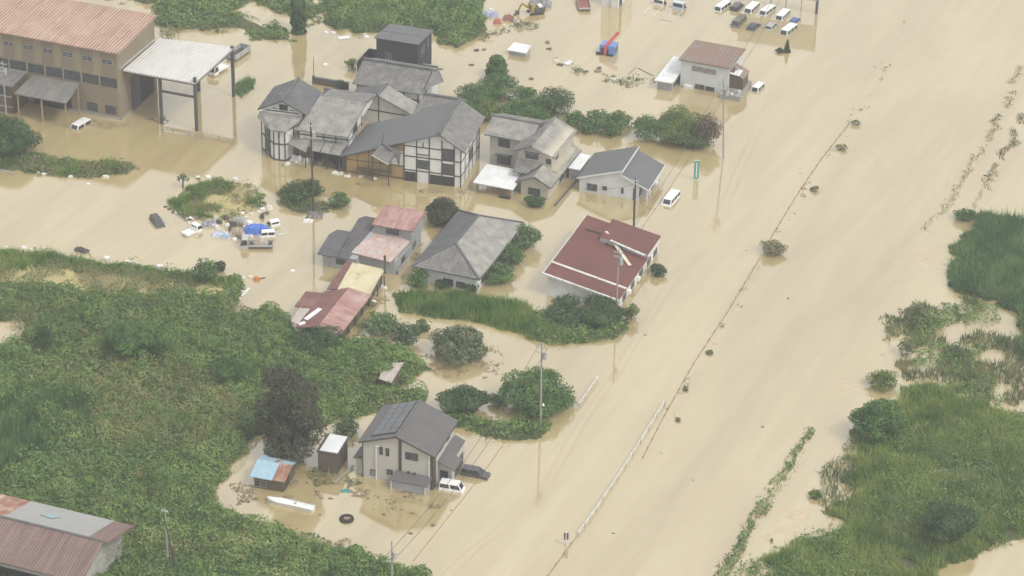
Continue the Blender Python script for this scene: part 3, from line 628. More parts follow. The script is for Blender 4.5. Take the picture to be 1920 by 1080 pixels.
h.roof(tile_m, [(-6.2, 16.9, 5.65), (-14.7, 16.9, 5.65), (-14.7, 12.4, 7.2), (-6.2, 12.4, 7.2)], 'tile', name='wing_roof')
h.ridge((-14.7, 12.4, 7.35), (-6.0, 12.4, 7.35), tile_m, 0.5, 0.4)
h.roof(tile_m, [(-6.9, 1.2, 3.3), (-4.4, 1.2, 3.3), (-2.4, 4.25, 4.3), (-7.2, 4.25, 4.3)], 'tile', name='porch_roof')
h.b = (-4.9, 0, 0, 4.0); h.window('F', -3.5, -1.5, 0.35, 1.5, n=2, fm=brownf)
h.b = (-4.9, 0, 4.0, 13.6); h.window('R', 5.5, 8.0, 0.3, 2.0, n=2); h.window('R', 10, 11.5, .8, 2.0, n=2)
h.b = (-7, -1, 4.3, 15.2); h.window('F', -5.7, -3.5, 4.75, 5.7, n=2, fm=brownf); h.on('window_hood', tile_d, 'F', -5.9, -3.2, 5.85, 5.95, 0, 0.5)
h.window('R', 6.2, 7.4, 4.3, 5.2, n=1, fm=brownf); h.window('F', -2.0, -1.2, 4.3, 5.2, n=1, fm=brownf)
h.b = (-13.8, -7.02, 8.6, 16.2); h.window('F', -12.2, -10.2, 3.7, 5.1, n=2, fm=brownf); h.window('F', -12.4, -10.0, 0.4, 2.0, n=2, fm=brownf); h.on('window_hood', tile_d, 'F', -12.7, -9.7, 2.15, 2.25, 0, 0.6)
eave_gutter(h, (0.62, -0.5, 2.32), (0.62, 15, 2.32), tile_d); eave_gutter(h, (-14.7, 7.95, 5.6), (-6.2, 7.95, 5.6), tile_d)
h = House('garden_shed', 'grey shed with white roof at the right side of the beige house', 1027.6, 373.5, -20, cat='shed')
h.wall(0.7, 2.6, 8.4, 13.8, -2, 2.1, greyw); h.roof(whitem, [(0.55, 8.2, 2.15), (2.75, 8.2, 2.15), (2.75, 14.0, 2.25), (0.55, 14.0, 2.25)], 'corr', pitch=.3, amp=.03)
h.b = (0.7, 2.6, 8.4, 13.8); h.on('door', alum, 'F', 1.0, 2.2, -1, 1.2, 0, .04)
h = House('carport', 'bright white flat carport roof in front of the beige house', 1027.6, 373.5, -20, cat='carport')
h.roof(whitem, [(-12.5, -2.7, 2.0), (-5.3, -2.7, 2.0), (-5.5, 3.9, 2.35), (-12.5, 3.9, 2.35)], 'seam', pitch=0.9, amp=0.03, th=.12)
for u, v in ((-12.2, -2.3), (-5.6, -2.3), (-12.2, 3.6), (-5.8, 3.6)): h.post(steel, u, v, -2, 2.0, 0.07)
h.bar('beam', steel, (-12.4, -2.5, 1.85), (-5.4, -2.5, 1.85), .08, .18)
h = House('flower_box', 'dark planter box floating at the mouth of the white carport', 946.5, 371, -18, cat='planter')
h.box('box', dark_m, -.9, .9, -.3, .3, -.3, .35); h.box('rim', dsteel, -.95, .95, -.35, .35, .35, .42)
h = House('boundary_wall', 'thin dark boundary wall top between the beige and white houses', 1040, 387, 68, cat='wall')
h.box('wall', concrete, 0, 16, -.12, .12, -2, .12); h.box('coping', dsteel, 0, 16, -.15, .15, .12, .2)

# ---- white house with split mono-pitch roofs
h = House('white_house', 'white single storey house with two grey shed roofs split at a clerestory', 1196.7, 376.5, -18)
h.wall(-10.4, 0, 0, 9.2, -2, 2.55, lgreyw)
MB().prism([(-10.4, 0, 2.55), (0.0, 0, 2.55), (0, 0, 3.1), (-3.05, 0, 4.3), (-3.1, 0, 5.0)], (0, 9.2, 0)).build('wall', lgreyw, h.e)
h.wall(0.0, 1.1, 2.2, 9.2, -2, 2.5, lgreyw)
h.roof(shing_b, [(-10.75, 9.6, 2.55), (-10.75, -0.35, 2.55), (-2.95, -0.35, 5.25), (-2.95, 9.6, 5.25)], 'flat', th=0.18)
h.roof(shing_b, [(1.75, -0.3, 2.45), (1.75, 9.6, 2.45), (-3.0, 9.6, 4.45), (-3.0, -0.3, 4.45)], 'flat', th=0.18)
h.bar('fascia', whitem, (-10.8, -0.38, 2.5), (-2.95, -0.38, 5.2), 0.05, 0.24); h.bar('fascia', whitem, (-2.88, -0.4, 5.12), (-2.88, 9.65, 5.12), 0.05, 0.3)
h.bar('fascia', whitem, (1.8, -0.33, 2.38), (-3.0, -0.33, 4.4), 0.05, 0.24)
h.b = (-10.4, 0, 0, 9.2)
h.window('F', -9.0, -7.3, 0.45, 1.7, n=2); h.window('F', -6.25, -5.6, 1.0, 1.6, n=1, fm=brownf)
for z in (0.95, 1.5): h.window('F', -2.95, -2.7, z, z + .38, n=1, fm=brownf)
h.on('door', dsteel, 'F', -0.95, -0.45, -1, 2.1, 0, 0.05); h.window('R', 0.4, 1.6, 0.5, 1.7, n=2)
h.b = (0, 1.1, 2.2, 9.2); h.window('R', 3.4, 5.2, 0.3, 1.6, n=2)
for u, v in ((1.45, 0.1), (1.45, 2.0)): h.post(whitem, u, v, -2, 2.4, 0.08)
h.bar('gutter', whitem, (1.8, -.3, 2.32), (1.8, 9.6, 2.32), 0.12, 0.1)
h.bar('air_conditioner', foamw, (1.3, 6.0, .5), (1.3, 6.9, .5), .35, .6)

# ---- upper right white building with rusty roof
h = House('roadside_building', 'pale two storey building with rusty ribbed roof by the flooded road', 1364.2, 177, -21, cat='building')
h.wall(-9.1, 0, 0, 8.7, -2, 5.15, lgreyw)
h.roof(rust_g, [(-9.45, -0.35, 5.4), (0.3, -0.35, 5.4), (0.3, 9.0, 5.35), (-9.45, 9.0, 5.35)], 'seam', pitch=0.75, amp=0.09, th=.25)
h.window('F', -6.9, -4.75, 3.5, 4.35, n=2, gm=MG('pale_glass', (0.14, 0.12, 0.11), .3)); h.window('F', -4.6, -2.45, 3.45, 4.3, n=2, gm=MG('pale_glass', (0.14, 0.12, 0.11), .3))
h.window('F', -6.2, -4.5, 0.0, 0.95, n=2); h.window('F', -4.2, -2.6, 0.1, 0.8, n=2, fm=dsteel); h.window('F', -1.2, -0.4, 0.1, 0.6, n=1, fm=dsteel)
h.on('cabinet', foamw, 'F', -8.2, -6.6, -1, 0.55, 0, .7)
h.box('bay', brownw, 0.02, 2.5, 0.7, 4.0, 0.6, 3.4); MB().prism([(0.02, 0.7, 3.4), (2.5, 0.7, 3.4), (0.02, 0.7, 4.4)], (0, 3.3, 0)).build('bay', brownw, h.e)
h.roof(whitem, [(0.1, 0.2, 4.15), (1.9, 0.2, 3.95), (1.9, 2.6, 4.0), (0.1, 2.6, 4.25)], 'flat', name='bay_awning', th=.1)
h.roof(brownw if False else rust_g, [(2.7, 0.5, 3.35), (2.7, 4.2, 3.35), (0.1, 4.2, 4.5), (0.1, 2.7, 4.5), (1.95, .5, 3.7)], 'flat', name='bay_roof', th=.12)
h.box('terrace', concrete, -0.9, 2.9, -2.2, -0.02, -2, 1.0); h.box('terrace', concrete, 0.02, 2.9, 0.0, 5.2, -2, 1.05)
for k in range(6): h.box('terrace_clutter', foamw if k % 2 else concrete, -0.4 + k * .5, 0.0 + k * .5, -1.9 + (k % 3) * .6, -1.5 + (k % 3) * .6, 1.0, 1.25 + .1 * (k % 3))
h = House('annex_shed', 'long low shed with white roof left of the roadside building', 1364.2, 177, -21, cat='shed')
h.wall(-12.5, -9.7, -2.9, 7.0, -2, 1.75, greyw); h.roof(whitem, [(-12.9, -3.6, 1.9), (-9.5, -3.4, 1.9), (-9.5, 7.4, 2.15), (-12.9, 7.4, 2.15)], 'corr', pitch=.4, amp=.03)
h.b = (-12.5, -9.7, -2.9, 7); h.window('R', -2, 0.5, .3, 1.2, n=2)

# ---- red-roofed house
h = House('red_roofed_house', 'low house with broad red brown roof, white trim strips and torn flashing', 1159.2, 580.6, -20)
zq = lambda u: 1.75 + (0.6 - u) * (2.25 / 12.9)
MB().prism([(-11.9, 0, -2), (0, 0, -2), (0, 0, zq(0) - .22), (-11.9, 0, zq(-11.9) - .22)], (0, 14.4, 0)).build('wall', white_pl, h.e)
MB().prism([(-11.9, 14.42, -2), (0, 14.42, -2), (0, 14.42, zq(0) - .22), (-11.9, 14.42, zq(-11.9) - .22)], (0, 5.9, 0)).build('wall', white_pl, h.e)
MB().prism([(-8.0, 14.5, zq(-8) - .2), (0, 14.5, zq(0) - .2), (0, 14.5, zq(0) + .52), (-8.0, 14.5, zq(-8) + .52)], (0, 6.2, 0)).build('wall', white_pl, h.e)
R4 = lambda v0, v1, d=0, u0=-12.4, u1=0.08: [(u1, v0, zq(u1) + d), (u1, v1, zq(u1) + d), (u0, v1, zq(u0) + d), (u0, v0, zq(u0) + d)]
h.roof(red_r, R4(-0.35, 15.0), 'corr', pitch=0.33, amp=0.025, th=.2)
h.roof(red_r, R4(15.02, 20.6, 0, -12.5, -8.3), 'corr', pitch=0.33, amp=0.025, th=.2)
h.roof(red_r, R4(14.4, 21.0, 0.75, -8.2, 0.1), 'corr', pitch=0.33, amp=0.025, th=.2)
h.bar('step_fascia', greyw, (0.05, 14.36, zq(.05) + .35), (-8.1, 14.36, zq(-8.1) + .35), .08, .7)
h.bar('roof_strip', rail_w, (0.1, 3.6, zq(.1) + .08), (-12.5, 3.6, zq(-12.5) + .08), 0.5, 0.10)
h.bar('roof_strip', rail_w, (0.1, -0.4, zq(.1) - .02), (-12.6, -0.4, zq(-12.6) - .02), 0.35, 0.3)
h.bar('edge_trim', rail_w, (-12.55, -0.4, zq(-12.5)), (-12.55, 20.6, zq(-12.5)), 0.12, 0.22)
h.bar('torn_flashing', rail_w, (-.2, 13.5, zq(-.2) + .9), (-6.3, 14.2, zq(-6.3) + .95), 0.45, 0.1)
h.bar('torn_flashing', M('cream_board', (.62, .58, .47), (.5, .45, .35)), (-1.6, 10.3, zq(-1.6) + .15), (-7.9, 16.6, zq(-7.9) + .75), 0.55, 0.10)
h.bar('roof_tear', dark_m, (-11.2, 16.3, zq(-11.2) + .05), (-8.3, 16.6, zq(-8.3) + .1), 0.35, 0.08); h.bar('roof_tear', dark_m, (-8.3, 16.6, zq(-8.3) + .1), (-6.6, 13.7, zq(-6.6) + .1), 0.4, 0.08)
h.b = (-11.9, 0, 0, 20)
for v in (2.0, 6.0, 10.2, 14.3, 17.6): h.window('R', v, v + 1.7, .3, 1.35, n=2, fm=brownf)
h.bar('downpipe', rail_w, (.08, .3, -.5), (.08, .3, 1.5), .1, .1)
for v in (4.6, 9.2): h.on('air_conditioner', foamw, 'R', v, v + .8, .25, .9, 0, .35)

# ---- hip-roofed house
h = House('hip_roofed_house', 'single storey house with broad weathered grey hip roof among shrubs', 898.3, 524, -20, 3.0)
h.wall(-10.6, -0.8, 0.75, 19.4, -2, 2.75, white_pl)
zr_ = 6.0
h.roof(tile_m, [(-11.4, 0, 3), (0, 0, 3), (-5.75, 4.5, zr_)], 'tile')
h.roof(tile_l, [(0, 0, 3), (0, 20.2, 3), (-5.75, 14.5, zr_), (-5.75, 4.5, zr_)], 'tile')  # sunlit side of the hip roof painted in the palest tile
h.roof(tile_d, [(-11.4, 20.2, 3), (-11.4, 0, 3), (-5.75, 4.5, zr_), (-5.75, 14.5, zr_)], 'tile')  # side away from the sun painted in the dark tile
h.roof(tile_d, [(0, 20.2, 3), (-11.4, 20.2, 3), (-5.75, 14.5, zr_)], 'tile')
for a, b in (((-5.75, 4.5, zr_ + .1), (-5.75, 14.5, zr_ + .1)), ((0, 0, 3.1), (-5.75, 4.5, zr_ + .1)), ((-11.4, 0, 3.1), (-5.75, 4.5, zr_ + .1)), ((0, 20.2, 3.1), (-5.75, 14.5, zr_ + .1)), ((-11.4, 20.2, 3.1), (-5.75, 14.5, zr_ + .1))): h.bar('ridge_cap', tile_d, a, b, .3, .25)
for a, b in (((-11.45, -.06, 2.9), (0.05, -.06, 2.9)), ((.06, -.05, 2.9), (.06, 20.2, 2.9))): eave_gutter(h, a, b, tile_d)
h.b = (-10.6, -.8, .75, 19.4); h.window('F', -6.3, -4.7, .4, 1.5, n=2, fm=brownf); h.window('F', -4.1, -2.6, .4, 1.4, n=1, fm=brownf)
h.window('R', 3.0, 5.5, .4, 1.9, n=2); h.window('R', 9, 11.5, .4, 1.9, n=2); h.post(rail_w, -.5, .4, -2, 2.9, .06)

# ---- grey house with rust and pink roofs
PK = (599.7, 504.4, -18)
h = House('patchwork_house', 'grey house under patched dark and pink sheet roofs with raised upper room', *PK)
h.gable_u(0.0, 2.2, 1.2, 8.6, -2, 2.35, 3.2, 5.4, greyw)
h.gable_u(2.22, 5.9, 1.0, 14.0, -2, (2.35, 2.6), 3.55, 11.5, greyw)
h.wall(5.92, 12.0, 2.4, 14.2, -2, 2.6, greyw)
sd_r = MR('dark_felt_roof', [(0.36, (.075, .072, .075)), (.5, (.10, .096, .098)), (.66, (.14, .133, .13))], stretch=(1.5, .4), blot=.4)
h.roof(sd_r, [(-.6, .5, 2.4), (2.6, .5, 2.4), (2.6, 5.4, 3.4), (-.6, 5.4, 3.4)], 'corr', pitch=.35, amp=.03)
h.roof(sd_r, [(2.6, 9.2, 2.4), (-.6, 9.2, 2.4), (-.6, 5.4, 3.4), (2.6, 5.4, 3.4)], 'corr', pitch=.35, amp=.03)
h.roof(sd_r, [(2.61, .48, 2.42), (4.6, .48, 2.42), (5.3, 11.5, 3.75), (2.1, 11.5, 3.75)], 'corr', pitch=.35, amp=.03)
h.roof(sd_r, [(5.6, 14.6, 2.7), (2.1, 14.6, 2.7), (2.1, 11.5, 3.75), (5.6, 11.5, 3.75)], 'corr', pitch=.35, amp=.03)
h.roof(peel_r, [(4.55, 2.2, 2.75), (11.6, 1.4, 2.75), (12.4, 8.4, 3.0), (5.0, 10.2, 3.35)], 'corr', pitch=.5, amp=.03)
h.wall(6.0, 12.3, 8.9, 14.2, 2.3, 5.0, greyw, 'upper_wall')
h.roof(pink_r, [(5.7, 8.3, 4.95), (12.7, 8.3, 4.95), (12.7, 13.6, 5.6), (5.7, 13.6, 5.6)], 'tile', row=0.8, pitch=.4)
h.roof(pink_r, [(12.7, 15.4, 5.0), (5.7, 15.4, 5.0), (5.7, 13.6, 5.6), (12.7, 13.6, 5.6)], 'tile', row=.8, pitch=.4)
h.b = (6, 12.3, 8.9, 14.2); h.window('F', 8.0, 10.1, 3.55, 4.7, n=2, fm=brownf)
h.b = (0, 5.9, 1.0, 12.6); h.window('F', 2.5, 4.0, 1.0, 1.75, n=2, fm=brownf); h.bar('downpipe', steel, (1.2, 1.1, -.5), (1.2, 1.1, 2.3), .09, .09)
h.b = (5.92, 12.0, 2.4, 14.2); h.window('R', 5, 6.6, .6, 1.7, n=2); h.window('R', 10, 11.6, .6, 1.7, n=2)
h.bar('gutter', steel, (12.1, 1.4, 2.55), (12.6, 8.4, 2.8), .12, .1); h.on('lean_sheet', tin_r, 'R', 2.6, 8.0, -1, .9, .3, .4)

h = House('tin_workshop', 'long workshop with yellowed and faded red sheet roofs', *PK, cat='workshop')
h.gable(5.3, 11.6, -20.8, -9.6, -2, (2.0, 2.0), 2.85, 8.5, brownw); h.wall(5.6, 11.2, -9.55, -1.4, -2, 2.1, brownw); h.wall(2.5, 5.25, -15.2, -10.9, -2, 1.9, brownw)
h.roof(yellow_r, [(6.9, -9.6, 2.75), (12.0, -9.0, 2.3), (11.4, -0.8, 2.6), (6.0, -1.1, 3.0)], 'seam', pitch=1.2, amp=.02)
h.roof(darkred_r, [(5.1, -9.6, 2.45), (6.88, -9.6, 2.74), (5.98, -1.1, 2.98), (4.95, -1.2, 2.8)], 'corr', pitch=.3)
h.roof(pink_r, [(12.1, -21.8, 2.15), (12.1, -8.4, 2.15), (8.5, -8.9, 3.0), (8.5, -21.9, 3.0)], 'corr', pitch=.4, amp=.04)
h.roof(darkred_r, [(4.9, -10.0, 2.2), (4.9, -22.0, 2.2), (8.5, -21.9, 3.0), (8.5, -8.9, 3.0)], 'corr', pitch=.4, amp=.04)
h.roof(darkred_r, [(2.2, -15.7, 2.05), (4.88, -15.6, 2.15), (4.88, -10.6, 2.2), (2.1, -10.9, 2.15)], 'corr', pitch=.35)
h.roof(tin_r, [(3.6, -20.4, 2.1), (4.85, -21.0, 2.2), (4.85, -15.8, 2.2), (3.0, -15.9, 2.1)], 'corr', pitch=.3)
for a, b in (((5.6, -19.5, 2.45), (6.6, -16.0, 2.7)), ((5.1, -21.0, 2.32), (5.9, -20.4, 2.5))): h.bar('white_sheet', whitem, a, b, .8, .04)
h.box('front_panel', greyw, 7.3, 8.9, -20.95, -20.82, -1, 2.2)
for v in (-20.5, -17.5, -14.5, -11.5, -8.5, -5.0, -2.0): h.post(timber_m, 11.75, v, -2, 2.1, .08)
h.bar('stove_pipe', M('green_pipe', (.10, .12, .05), (.07, .08, .04)), (11.5, -1.0, 2), (11.5, -1.0, 5.2), .3, .3)

h = House('tin_hut', 'tiny hut with old tin roof sunk in green vines', 733, 712, -18, cat='shed')
a, b, c, d = h.px(710, 709.9, 2.0), h.px(733.7, 717.8, 2.0), h.px(757, 680, 2.3), h.px(721, 680, 2.3)
h.roof(tin_r, [a, b, c, d], 'corr', pitch=.35, amp=.05); h.wall(a.x + .3, b.x - .2, a.y + .6, d.y - .5, -2, 1.85, brownw)

# ---- main house in the foreground
h = House('grey_house', 'two storey beige house with dark gabled roof, solar panels and cars beside it', 811.3, 918.7, -17)
h.gable(-10.4, 0, 0, 9.0, -2, (5.9, 5.8), 7.75, -5.3, greige)
h.roof(shing, [(-10.85, 9.7, 5.95), (-10.85, -0.4, 5.95), (-5.3, -0.4, 8.0), (-5.3, 9.7, 8.0)], 'tile', row=.3, amp=.012)
h.roof(shing, [(0.45, -0.4, 5.78), (0.45, 9.7, 5.78), (-5.3, 9.7, 8.0), (-5.3, -0.4, 8.0)], 'tile', row=.3, amp=.012)
h.bar('ridge_cap', shing, (-5.3, -.42, 8.05), (-5.3, 9.72, 8.05), .3, .12)
for a, b in (((-10.9, -.43, 5.85), (-5.3, -.43, 7.9)), ((.5, -.43, 5.68), (-5.3, -.43, 7.9))): h.bar('bargeboard', brownf, a, b, .06, .22)
for a, b in (((.5, -.4, 5.7), (.5, 9.7, 5.7)), ((-10.9, -.4, 5.87), (-10.9, 9.7, 5.87))): eave_gutter(h, a, b)
sp = h.bar('solar_frame', dsteel, (-9.3, 5.0, 6.66), (-5.55, 5.0, 8.04), 8.9, .06)
nx_, ny_ = 3, 6
for i in range(nx_):
    for j in range(ny_):
        t0 = (i + .03) / nx_; t1 = (i + .97) / nx_; v0 = .65 + 8.7 * (j + .02) / ny_; v1 = .65 + 8.7 * (j + .98) / ny_
        g = lambda t, v: (-9.25 + 3.65 * t, v, 6.74 + 1.345 * t)
        MB().prism([g(t0, v0), g(t1, v0), g(t1, v1), g(t0, v1)], (-.01, 0, .03)).build('solar_panel', solar_m, h.e)
h.b = (-10.4, 0, 0, 9.0)
h.on('dark_strip', brownf, 'F', -5.05, -4.6, -1, 7.5, 0, .07); h.on('dark_strip', brownf, 'F', -0.35, .06, -1, 5.7, 0, .07); h.on('dark_strip', brownf, 'R', -.06, 1.2, -1, 5.7, 0, .07)
h.bar('downpipe', foamw, (-8.35, -.1, -.5), (-8.35, -.1, 5.6), .14, .14); h.bar('downpipe', foamw, (-8.35, -.1, 5.6), (-7.9, -.1, 5.6), .14, .14); h.bar('downpipe', foamw, (-.5, -.12, -.5), (-.5, -.12, 5.6), .14, .14); h.bar('downpipe', brownf, (-10.38, -.1, -.5), (-10.38, -.1, 5.7), .12, .12)
h.window('F', -7.85, -7.45, 4.35, 5.5, n=1, fm=brownf); h.window('F', -6.9, -6.5, 4.3, 5.45, n=1, fm=brownf); h.window('F', -4.0, -2.25, 4.4, 5.45, n=2, fm=brownf)
h.window('F', -9.2, -8.5, .6, 1.45, n=1, fm=brownf, gm=MG('pale_pane', (.12, .1, .09), .3)); h.window('F', -6.75, -6.0, 1.25, 2.0, n=1, fm=brownf)
for a in (-3.75, -2.9): h.on('vent_hood', brownf, 'F', a, a + .45, 2.1, 2.35, 0, .3)
h.window('R', 6.2, 7.2, 4.4, 5.5, n=2, fm=brownf); h.window('R', 3.0, 4.2, 4.6, 5.4, n=2, fm=brownf)
h.wall(-5.6, -0.4, -1.5, -.02, -2, 1.55, greyw, 'lean_to_wall'); h.roof(shing, [(-5.95, -1.9, 1.65), (-0.1, -1.9, 1.65), (-0.1, -.05, 2.2), (-5.4, -.05, 2.2)], 'flat', name='lean_to_roof'); h.post(foamw, -5.6, -1.6, -2, 1.55, .06); h.post(cream_pl, -.6, -1.62, -2, 1.5, .12)
h.wall(0.02, 1.9, 2.6, 8.8, -2, 2.7, greige, 'side_wall'); h.b = (0.02, 1.9, 2.6, 8.8); h.window('F', .3, 1.3, .3, 1.7, n=2, fm=brownf)
h.on('dark_panel', brownf, 'R', 4.0, 7.6, -1, 2.2, 0, .06)
h.roof(shing, [(2.6, 1.9, 2.55), (2.6, 5.2, 2.55), (0.06, 5.2, 3.6), (.06, 1.9, 3.6)], 'flat', name='side_roof'); h.roof(shing, [(1.7, 5.22, 2.85), (1.7, 9.4, 2.85), (0.06, 9.4, 3.6), (.06, 5.22, 3.6)], 'flat', name='side_roof'); h.post(rail_w, 2.3, 2.2, -2, 2.6, .07)
h.roof(shing, [(-12.0, 3.4, 2.6), (-12.0, .3, 2.6), (-10.42, .3, 3.3), (-10.42, 3.4, 3.3)], 'flat', name='side_roof'); h.wall(-11.7, -10.42, .6, 3.2, -2, 2.5, greige, 'side_wall')

# ---- sheds beside it
h = House('blue_roofed_shed', 'small brown shed with pale blue sheet roof and rusty end', 527.5, 924, -15, cat='shed')
h.gable_u(-4.1, 0.25, 0.2, 5.0, -2, 2.0, 2.7, 2.95, brownw)
h.roof(blue_r, [(-4.5, -0.3, 2.05), (-1.2, -.3, 2.05), (-1.2, 2.95, 2.9), (-4.5, 2.95, 2.9)], 'corr', pitch=.35, amp=.03); h.roof(barn_o, [(-1.19, -.3, 2.06), (.65, -.3, 2.06), (.65, 2.95, 2.91), (-1.19, 2.95, 2.91)], 'corr', pitch=.35, amp=.03)
h.roof(blue_r, [(.65, 5.5, 2.1), (-4.5, 5.5, 2.1), (-4.5, 2.95, 2.9), (.65, 2.95, 2.9)], 'corr', pitch=.35, amp=.03); h.bar('rust_strip', barn_o, (-1.8, 2.9, 2.98), (-1.3, 5.3, 2.25), .5, .04)
h.b = (-4.1, .25, .2, 5); h.window('F', -4.0, -2.3, .3, 1.25, n=2); h.on('door', dark_m, 'R', .8, 2.6, -1, 1.7, 0, .04)
h = House('box_shed', 'plain brown box shed with bright white roof beside the two storey house', 626.6, 889, -15, cat='shed')
h.wall(-2.4, 0.45, 0, 4.6, -2, 3.3, M('brown_metal', (.12, .095, .07), (.095, .075, .058), scale=.8))
h.box('roof_rim', brownf, -2.55, .6, -.15, 4.75, 3.3, 3.5); h.box('roof', whitem, -2.15, .5, .1, 4.6, 3.5, 3.56)
for k in range(5): h.on('wall_rib', brownf, 'R', .4 + k * .95, .46 + k * .95, -1, 3.28, 0, .05)

# ---- barn, bottom left
h = House('old_barn', 'old barn with rusted ridged roof and crumbling plaster wall in the weeds', 195, 1015.7, -20, 7.0, cat='barn')
h.gable_u(-34, -0.9, -5.8, 6.4, -2, (5.1, 5.0), 6.85, 0, M('crumbling_plaster', (.42, .41, .38), (.27, .26, .23), scale=.9))
h.roof(barn_r, [(-35, -6.9, 5.1), (0.2, -6.9, 5.1), (-.1, 0, 7.0), (-35, 0, 7.0)], 'corr', pitch=.42, amp=.06)
BK = lambda a, b, m_: h.roof(m_, [(b, 7.3, 5.0), (a, 7.3, 5.0), (a, 0.02, 7.0), (b, 0.02, 7.0)], 'corr', pitch=.42, amp=.05)
BK(-35, -15.02, barn_o); BK(-2.4, .6, barn_r)
h.roof(barn_g, [(-2.42, 7.3, 5.06), (-15.0, 7.3, 5.06), (-15.0, .02, 7.06), (-2.42, .02, 7.06)], 'seam', pitch=3.1, amp=.03)
MB().prism([(-11.4, 3.4, 6.22), (-9.6, 3.0, 6.33), (-8.6, 4.2, 6.0), (-10.8, 4.6, 5.89)], (0, .01, .03)).build('roof_patch', blue_r.copy() if False else M('pale_teal_patch', (.24, .37, .39), (.29, .345, .345)), h.e)
h.bar('ridge_cap', tile_d, (-35, 0, 7.08), (-.05, 0, 7.08), .35, .12)
h.b = (-34, -.9, -5.8, 6.4)
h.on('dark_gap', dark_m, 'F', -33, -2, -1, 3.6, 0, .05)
pm = M('bare_block', (.31, .30, .275), (.22, .215, .195), scale=3)
for r in range(6):
    for c in range(4):
        v = 1.6 + c * .95 + (r % 2) * .4; h.on('block', pm, 'R', v, v + .88, 2.0 + r * .45, 2.4 + r * .45, 0, .05 + .03 * random.random())

# ---- top edge: warehouse corner, sign hoarding
h = House('white_block', 'corner of a white walled building at the top edge', 1159, 15.5, -20, cat='building')
h.wall(-3.4, 0, 0, 9, -2, 7, white_pl); h.b = (-3.4, 0, 0, 9); h.on('dark_panel', dsteel, 'R', .6, 2.2, -1, 6, 0, .06); h.on('pale_panel', whitem, 'R', 2.4, 6, .9, 6, 0, .05); h.bar('downpipe', steel, (-1.6, -.1, -1), (-1.6, -.1, 6), .12, .12)
a = P(1531, 26); b = P(1388, 6)
e = empty('hoarding', (a.x, a.y, 0)); tag(e, 'grey sign hoarding on posts behind the parked vans', 'hoarding')
d = Vector((b.x - a.x, b.y - a.y, 0))
MB().prism([(0, 0, 2.6), tuple(d * 1.0 + Vector((0, 0, 2.6))), tuple(d + Vector((0, 0, 8))), (0, 0, 8)], (0.03, .1, 0)).build('panel', greyw, e)
for k in range(6):
    t = k / 5; MB().tube(d * t + Vector((0, .3, -2)), d * t + Vector((0, .3, 8)), .28 if k == 0 else .12).build('post', dsteel if k == 0 else steel, e)
# white roof hut in the water, top middle
h = House('site_hut', 'small white roofed hut flooded to its eaves above the round trees', 985, 107, -20, cat='shed')
h.wall(-3.3, 0, 0, 2.5, -2, .85, greyw); h.roof(whitem, [(-3.6, -.3, .95), (.3, -.3, .95), (.1, 2.8, 1.25), (-3.3, 2.8, 1.25)], 'corr', pitch=.3, amp=.03)
# ============================================================ vegetation
def _h(ix, iy, iz, seed):
    n = (ix.astype(np.int64) * 374761393 + iy.astype(np.int64) * 668265263 + iz.astype(np.int64) * 2147483647 + seed * 974711) & 0x7fffffff
    n = ((n ^ (n >> 13)) * 1274126177) & 0x7fffffff
    return ((n ^ (n >> 16)) & 0xffff) / 65535.0
def vnoise(p, seed=0):
    f = np.floor(p); t = p - f; t = t * t * (3 - 2 * t); f = f.astype(np.int64); r = 0
    for dx in (0, 1):
        for dy in (0, 1):
            for dz in (0, 1):
                w = (t[:, 0] if dx else 1 - t[:, 0]) * (t[:, 1] if dy else 1 - t[:, 1]) * (t[:, 2] if dz else 1 - t[:, 2])
                r = r + w * _h(f[:, 0] + dx, f[:, 1] + dy, f[:, 2] + dz, seed)
    return r
def fbm(p, seed=0, oct=3):
    a = 0.5; s = 0; t = 0
    for k in range(oct): s = s + a * vnoise(p * 2 ** k, seed + k * 7); t += a; a *= 0.5
    return s / t
def unit(v): return v / np.maximum(np.linalg.norm(v, axis=1, keepdims=True), 1e-9)

def leaves(name, C, N, size, mat, parent=None, up=0.0, aspect=0.6, tint=None, droop=0.25):
    """one mesh of folded leaf blades (two triangles each) at centres C facing N"""
    n = len(C); size = np.broadcast_to(np.asarray(size, float), (n,))
    R = RNG.normal(size=(n, 3)); T = unit(np.cross(N, R)); B = np.cross(N, T)
    L = size[:, None]; W = L * aspect
    v0 = C - T * L * .5; v1 = C + B * W * .5 - N * L * droop * .3; v2 = C + T * L * .5 - N * L * droop; v3 = C - B * W * .5 - N * L * droop * .3
    V = np.stack([v0, v1, v2, v3], 1).reshape(-1, 3)
    Fq = np.arange(n * 4).reshape(n, 4)
    o = raw_mesh(name, V, Fq, mat, parent)
    t = np.clip((fbm(C * .9, 3) - .5) * 2.2 + .5 + .22 * RNG.normal(size=n) * .7, 0, 1) if tint is None else tint
    a = o.data.attributes.new('tint', 'FLOAT', 'FACE'); a.data.foreach_set('value', t.astype(np.float32))
    return o
